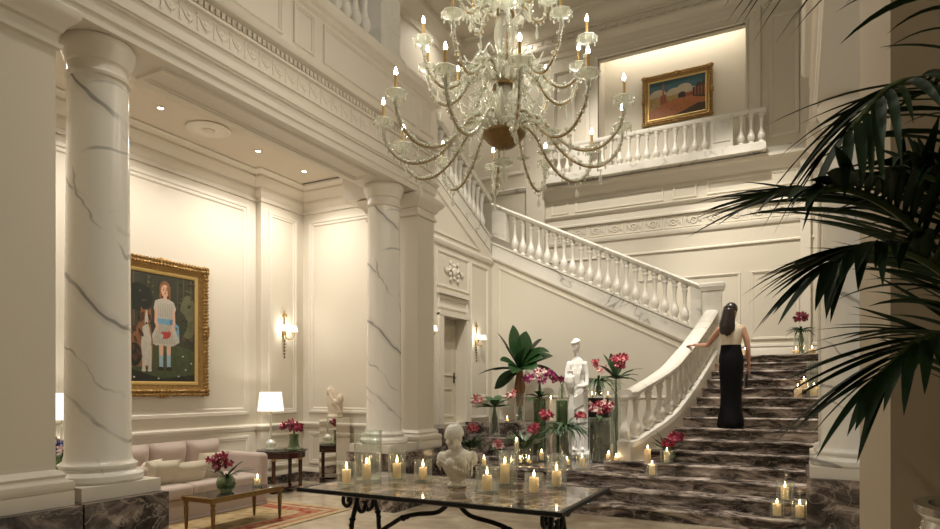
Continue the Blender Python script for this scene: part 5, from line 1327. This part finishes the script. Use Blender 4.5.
b_.tube([Hr+Vector((-.005,.03,.02)),Hr+Vector((-.022,.05,-.01)),Hr+Vector((-.03,.045,-.04))],[.010,.0095,.008],7)
# head turned to the right
H = Vector((.004,.022,1.715)); Q = Matrix.Rotation(rad(-52),3,'Z') @ Matrix.Rotation(rad(-4),3,'X')   # face along local +y before turning
hp = lambda x,y,z: H+Q @ Vector((x,y,z))
b_.ell(H+Vector((0,0,.01)),.072,.088,.10,20,14,Q); b_.ell(hp(0,.045,-.045),.05,.045,.06,14,10,Q); b_.ell(hp(0,.075,-.088),.02,.018,.017,8,6,Q)
b_.tube([hp(0,.082,.008),hp(0,.103,-.03),hp(0,.086,-.038)],[.008,.012,.009],8)
b_.ell(hp(0,.088,-.056),.02,.009,.006,8,6,Q); b_.ell(hp(0,.086,-.066),.018,.009,.006,8,6,Q)
for s in (-1,1): b_.ell(hp(s*.03,.078,.016),.02,.010,.005,8,6,Q); b_.ell(hp(s*.029,.078,.002),.013,.008,.007,8,6,Q); b_.ell(hp(s*.073,.0,-.01),.010,.02,.028,8,6,Q)
body = b_.sculpt('body', M['skin'], wo, .0055, 2)
# satin top, cut in at the shoulders
n = 28
def Ef(z,rx,ry,ph=0,am=.015): return [(rx*(1+am*math.sin(5*2*pi*j/n+ph))*math.cos(2*pi*j/n), ry*(1+am*math.sin(5*2*pi*j/n+ph))*math.sin(2*pi*j/n), z) for j in range(n)]
MB().rings([Ef(1.165,.126,.104,0,.0),Ef(1.20,.130,.106,.4,.01),Ef(1.25,.140,.114,.9,.03),Ef(1.32,.150,.120,1.4,.025),Ef(1.40,.166,.120,2,.015),Ef(1.45,.170,.110,2,.005),Ef(1.495,.148,.09,2,0),Ef(1.535,.088,.072,2,0),Ef(1.565,.062,.062,2,0)],False,False).build('top', M['satin'], wo, 60)
# mermaid skirt
sk = []
for z,rx,ry,cy,am in ((1.205,.137,.113,0,0),(1.14,.145,.121,0,0),(1.05,.164,.142,-.005,0),(.96,.172,.152,-.01,0),(.82,.166,.146,-.01,.005),(.65,.152,.134,-.01,.01),(.48,.142,.128,-.01,.02),(.34,.145,.132,-.012,.03),(.22,.160,.16,-.015,.04),(.11,.178,.19,-.02,.05),(.035,.182,.20,-.025,.055),(.006,.168,.185,-.025,.05)):
    sk.append([(rx*(1+am*math.sin(8*2*pi*j/40+z*3))*math.cos(2*pi*j/40)-.03*max(0,.4-z), cy+ry*(1+am*math.sin(8*2*pi*j/40+z*3))*math.sin(2*pi*j/40), z) for j in range(40)])
MB().rings(sk, False, True).build('skirt', M['skirt'], wo, 60)
MB().rings([Ef(1.17,.143,.119,0,0),Ef(1.20,.140,.116,0,0),Ef(1.212,.136,.112,0,0)],False,False).build('waistband', M['skirt'], wo)
# long dark hair
hr = MB(); hr.ell(H+Vector((0,-.004,.028)),.085,.096,.098,20,14,Q)
loops = []
for z,rx,ry,cx,cy in ((1.78,.078,.088,-.010,-.016),(1.71,.092,.092,-.014,-.028),(1.64,.100,.088,-.018,-.042),(1.57,.106,.080,-.024,-.066),(1.50,.114,.066,-.030,-.086),(1.42,.120,.054,-.036,-.102),(1.36,.118,.044,-.040,-.112),(1.32,.106,.034,-.042,-.116)):
    rx *= .86; cx -= .022+.03*max(0,min(1,(1.7-z)*3)); z = 1.36+(z-1.32)*(.42/.46) if z < 1.78 else z; f_ = {0:1}.get(0) if z > 1.5 else lerp(.62,1,(z-1.36)/.14); rx *= f_
    loops.append([(cx+rx*(1+.03*math.sin(9*2*pi*j/28))*math.cos(2*pi*j/28), cy+ry*math.sin(2*pi*j/28), z) for j in range(28)])
hr.rings(loops)
for k in range(13):
    x = -.088+.0146*k-.03; e_ = 1-((x+.03)/.14)**2; hr.tube([(x*.65-.014,-.06-.05*e_,1.73),(x*.85-.024,-.06-.075*e_,1.58),(x-.034,-.07-.08*e_,1.46),(x-.04,-.085-.07*e_,1.335+.10*((x+.03)/.10)**2+.006*math.sin(k*2))],[.016,.019,.018,.008],7)
hr.sculpt('hair', M['hair'], wo, .006, 1)
# clutch bag in the right hand
cl_ = thing('handbag', 'small black clutch in the right hand of the woman', 'bag', wo.matrix_basis @ Vector((.215,.085,.60)), rad(12))
bpy.context.view_layer.update()
rbox(MB(), -.022,.018,-.075,.075,0,.20,.012,2).build('bag_body', M['black'], cl_)
MB().box(-.024,-.021,-.02,.02,.15,.165).build('clasp', M['silver'], cl_)
# ================================================================== PALM AT THE RIGHT
base = at(1012,480,1.2)
pm = thing('palm', 'dark feathery potted palm filling the right foreground', 'palm', base)
def frond(pts, n, L, seed, droop=.35, both=True, t0=.2, down=.5, W=.016, ang=50):
    P_ = cr([at(*p)-base for p in pts], 10); m = len(P_); rr = random.Random(seed)
    fr_ = MB().tube(P_, [.009*(1-.7*i/m)+.002 for i in range(m)], 6).build('frond', M['stem'], pm)
    lf = MB()
    for k in range(n):
        t = t0+(1-t0)*k/(n-1); f = t*(m-1); i = min(int(f), m-2); p = P_[i].lerp(P_[i+1], f-i); tg = (P_[i+1]-P_[i]).normalized()
        up = Vector((0,0,1))-tg*tg.z; up = up.normalized() if up.length > .1 else FW*-1
        sd = tg.cross(up).normalized()
        for s in (-1,1):
            a = rad(ang)*(1-.45*t)*rr.uniform(.85,1.15); l_ = L*(.55+.9*math.sin(pi*min(1,.18+t*.75)))*rr.uniform(.82,1.1)*.75
            d = tg*math.cos(a)+sd*(s*math.sin(a))+up*.12+Vector((0,0,-.25*down))
            leaf(lf, p, d, l_, W*rr.uniform(.8,1.2), droop*rr.uniform(.5,1.4), 8, .35, .35, .25, rr.uniform(-.4,.4))
    # terminal leaflets
    leaf(lf, P_[-1], P_[-1]-P_[-3], L*.6, W, droop, 8, .35, .35, .25)
    lf.build('leaflets', M['palm'], fr_, 60)
frond([(1012,470,1.2),(985,350,1.2),(945,265,1.15),(900,215,1.08),(850,190,1.0),(800,192,.95)], 28, .29, 1, .22, down=.2, W=.017, ang=42)
frond([(1012,470,1.2),(995,250,1.2),(970,135,1.15),(930,85,1.08),(890,88,1.0),(850,130,.95)], 22, .25, 2, .45, down=.6)
frond([(1012,470,1.2),(1005,420,1.15),(985,365,1.08),(955,335,1.0),(915,345,.95),(880,375,.93)], 26, .24, 3, .25, down=.15, ang=40)
frond([(1012,470,1.2),(1005,200,1.2),(985,20,1.15),(930,-60,1.1),(860,-80,1.0),(800,-70,.95)], 24, .22, 4, .5, down=.6)
frond([(1012,470,1.2),(990,360,1.15),(960,290,1.1),(915,255,1.05),(870,245,1.0),(835,262,.97)], 26, .22, 5, .35, down=.4, W=.02, ang=45)
frond([(1012,470,1.2),(1000,360,1.2),(985,280,1.22),(955,215,1.2),(925,180,1.2)], 22, .25, 6, .35, down=.3)
frond([(1012,470,1.2),(1005,320,1.1),(985,240,1.05),(955,190,1.0),(910,170,.97)], 18, .28, 7, .35, down=.35, W=.017)
MB().tube([(0,0,-.235),(.0,0,-.1),(0,0,.02)],[.03,.024,.018],8).build('trunk', M['stem'], pm)
# ================================================================== LIGHT
def pt(loc, w, col=(1,.78,.52), rad_=.1):
    l = bpy.data.lights.new('lamp','POINT'); l.energy = w; l.color = col; l.shadow_soft_size = rad_
    o = bpy.data.objects.new('lamp', l); COL.objects.link(o); o.location = loc; return o
def spot(loc, tgt, w, ang=70, col=(1,.93,.81), blend=.6, rad_=.05):
    l = bpy.data.lights.new('spot','SPOT'); l.energy = w; l.color = col; l.spot_size = rad(ang); l.spot_blend = blend; l.shadow_soft_size = rad_
    o = bpy.data.objects.new('spot', l); COL.objects.link(o); o.location = loc
    o.rotation_euler = (Vector(tgt)-Vector(loc)).to_track_quat('-Z','Y').to_euler(); return o
WARM = (1,.93,.81)
# chandelier glow
for a in range(6):
    pt((-2.38+.9*math.cos(a*pi/3), 5.19+.9*math.sin(a*pi/3), 4.7), 3.5, WARM, .2)
pt((-2.38,5.19,8.2), 40, WARM, .3)
for q in ((-7.08,12.7,10.3),(-6.08,13.75,10.3)): spot(q,(q[0],q[1],0),80,150,WARM,1)
spot((-2.6,6.5,10.2), (-4.2,12.2,2.2), 1700, 50, WARM, 1)  # added wall wash without a fixture, brightens the wall under the upper flight
spot((-1.5,8.3,10.2), (-5.8,10.6,2.4), 500, 40, WARM, 1)  # second added wash without a fixture, brightens the door wall
spot((-1.2,-.9,9.6), (.75,1.8,2.6), 220, 40, WARM, 1)  # added fill from behind the viewer for the right pier and palm
# sitting room downlights and lamps
for y in (2.0,3.5,5.03,6.59,7.54): spot((-6.88,y,4.98), (-6.88,y,0), 100, 160, (1,.92,.82), 1)
pt((-7.36,7.29,1.42), 8, WARM, .08); pt((-7.40,4.16,1.42), 8, WARM, .08)
# unseen spots added to brighten hall, stairs and landing, plus the statue spotlight
spot((-2.3,3.5,9.5), (-2.3,4.5,0), 550, 70, WARM, .8)
spot((-2.9,8.9,10.0), (-3.3,10.4,1.0), 2000, 26, WARM, .7)
spot((-.9,8.2,10.0), (-.6,10.0,1.0), 2000, 34, WARM, .7)
spot((-1.2,11.0,10.2), (-.6,14.0,2.8), 1500, 44, WARM, .8)
spot((-3.6,10.5,10.2), (-3.8,14.2,5.2), 900, 64, WARM, .9)
al = bpy.data.lights.new('cove','AREA'); al.shape = 'RECTANGLE'; al.size = 3.0; al.size_y = .08; al.energy = 15; al.color = WARM
ao = bpy.data.objects.new('cove', al); COL.objects.link(ao); ao.location = (-2.52,14.62,9.72)
for p_, R_ in CANDLES: pt(p_, .14, (1,.78,.52), .006)
for p_ in ((XP+.12,7.93,2.62),(XD+.12,11.42,2.66),(XD+.12,9.44,2.68)): pt(p_, 3, WARM, .05)
w = bpy.data.worlds.new('world'); scene.world = w; w.use_nodes = True
w.node_tree.nodes['Background'].inputs[0].default_value = (1,.93,.82,1); w.node_tree.nodes['Background'].inputs[1].default_value = .31
scene.view_settings.view_transform = 'Standard'; scene.view_settings.look = 'None'
scene.view_settings.exposure = 0.52; scene.view_settings.gamma = 1.0
scene.view_settings.use_curve_mapping = False

# repeats of a kind share a group
for o in scene.objects:
    if o.parent is None and 'category' in o and 'group' not in o:
        g_ = {'vase':'glass vases of flowers','flowers':'flower arrangements','column':'white marble columns','pillar':'cream piers','wall lamp':'brass wall sconces','lamp':'lit table lamps','newel':'marble newel posts','balustrade':'marble balustrades'}.get(o['category'])
        if g_: o['group'] = g_
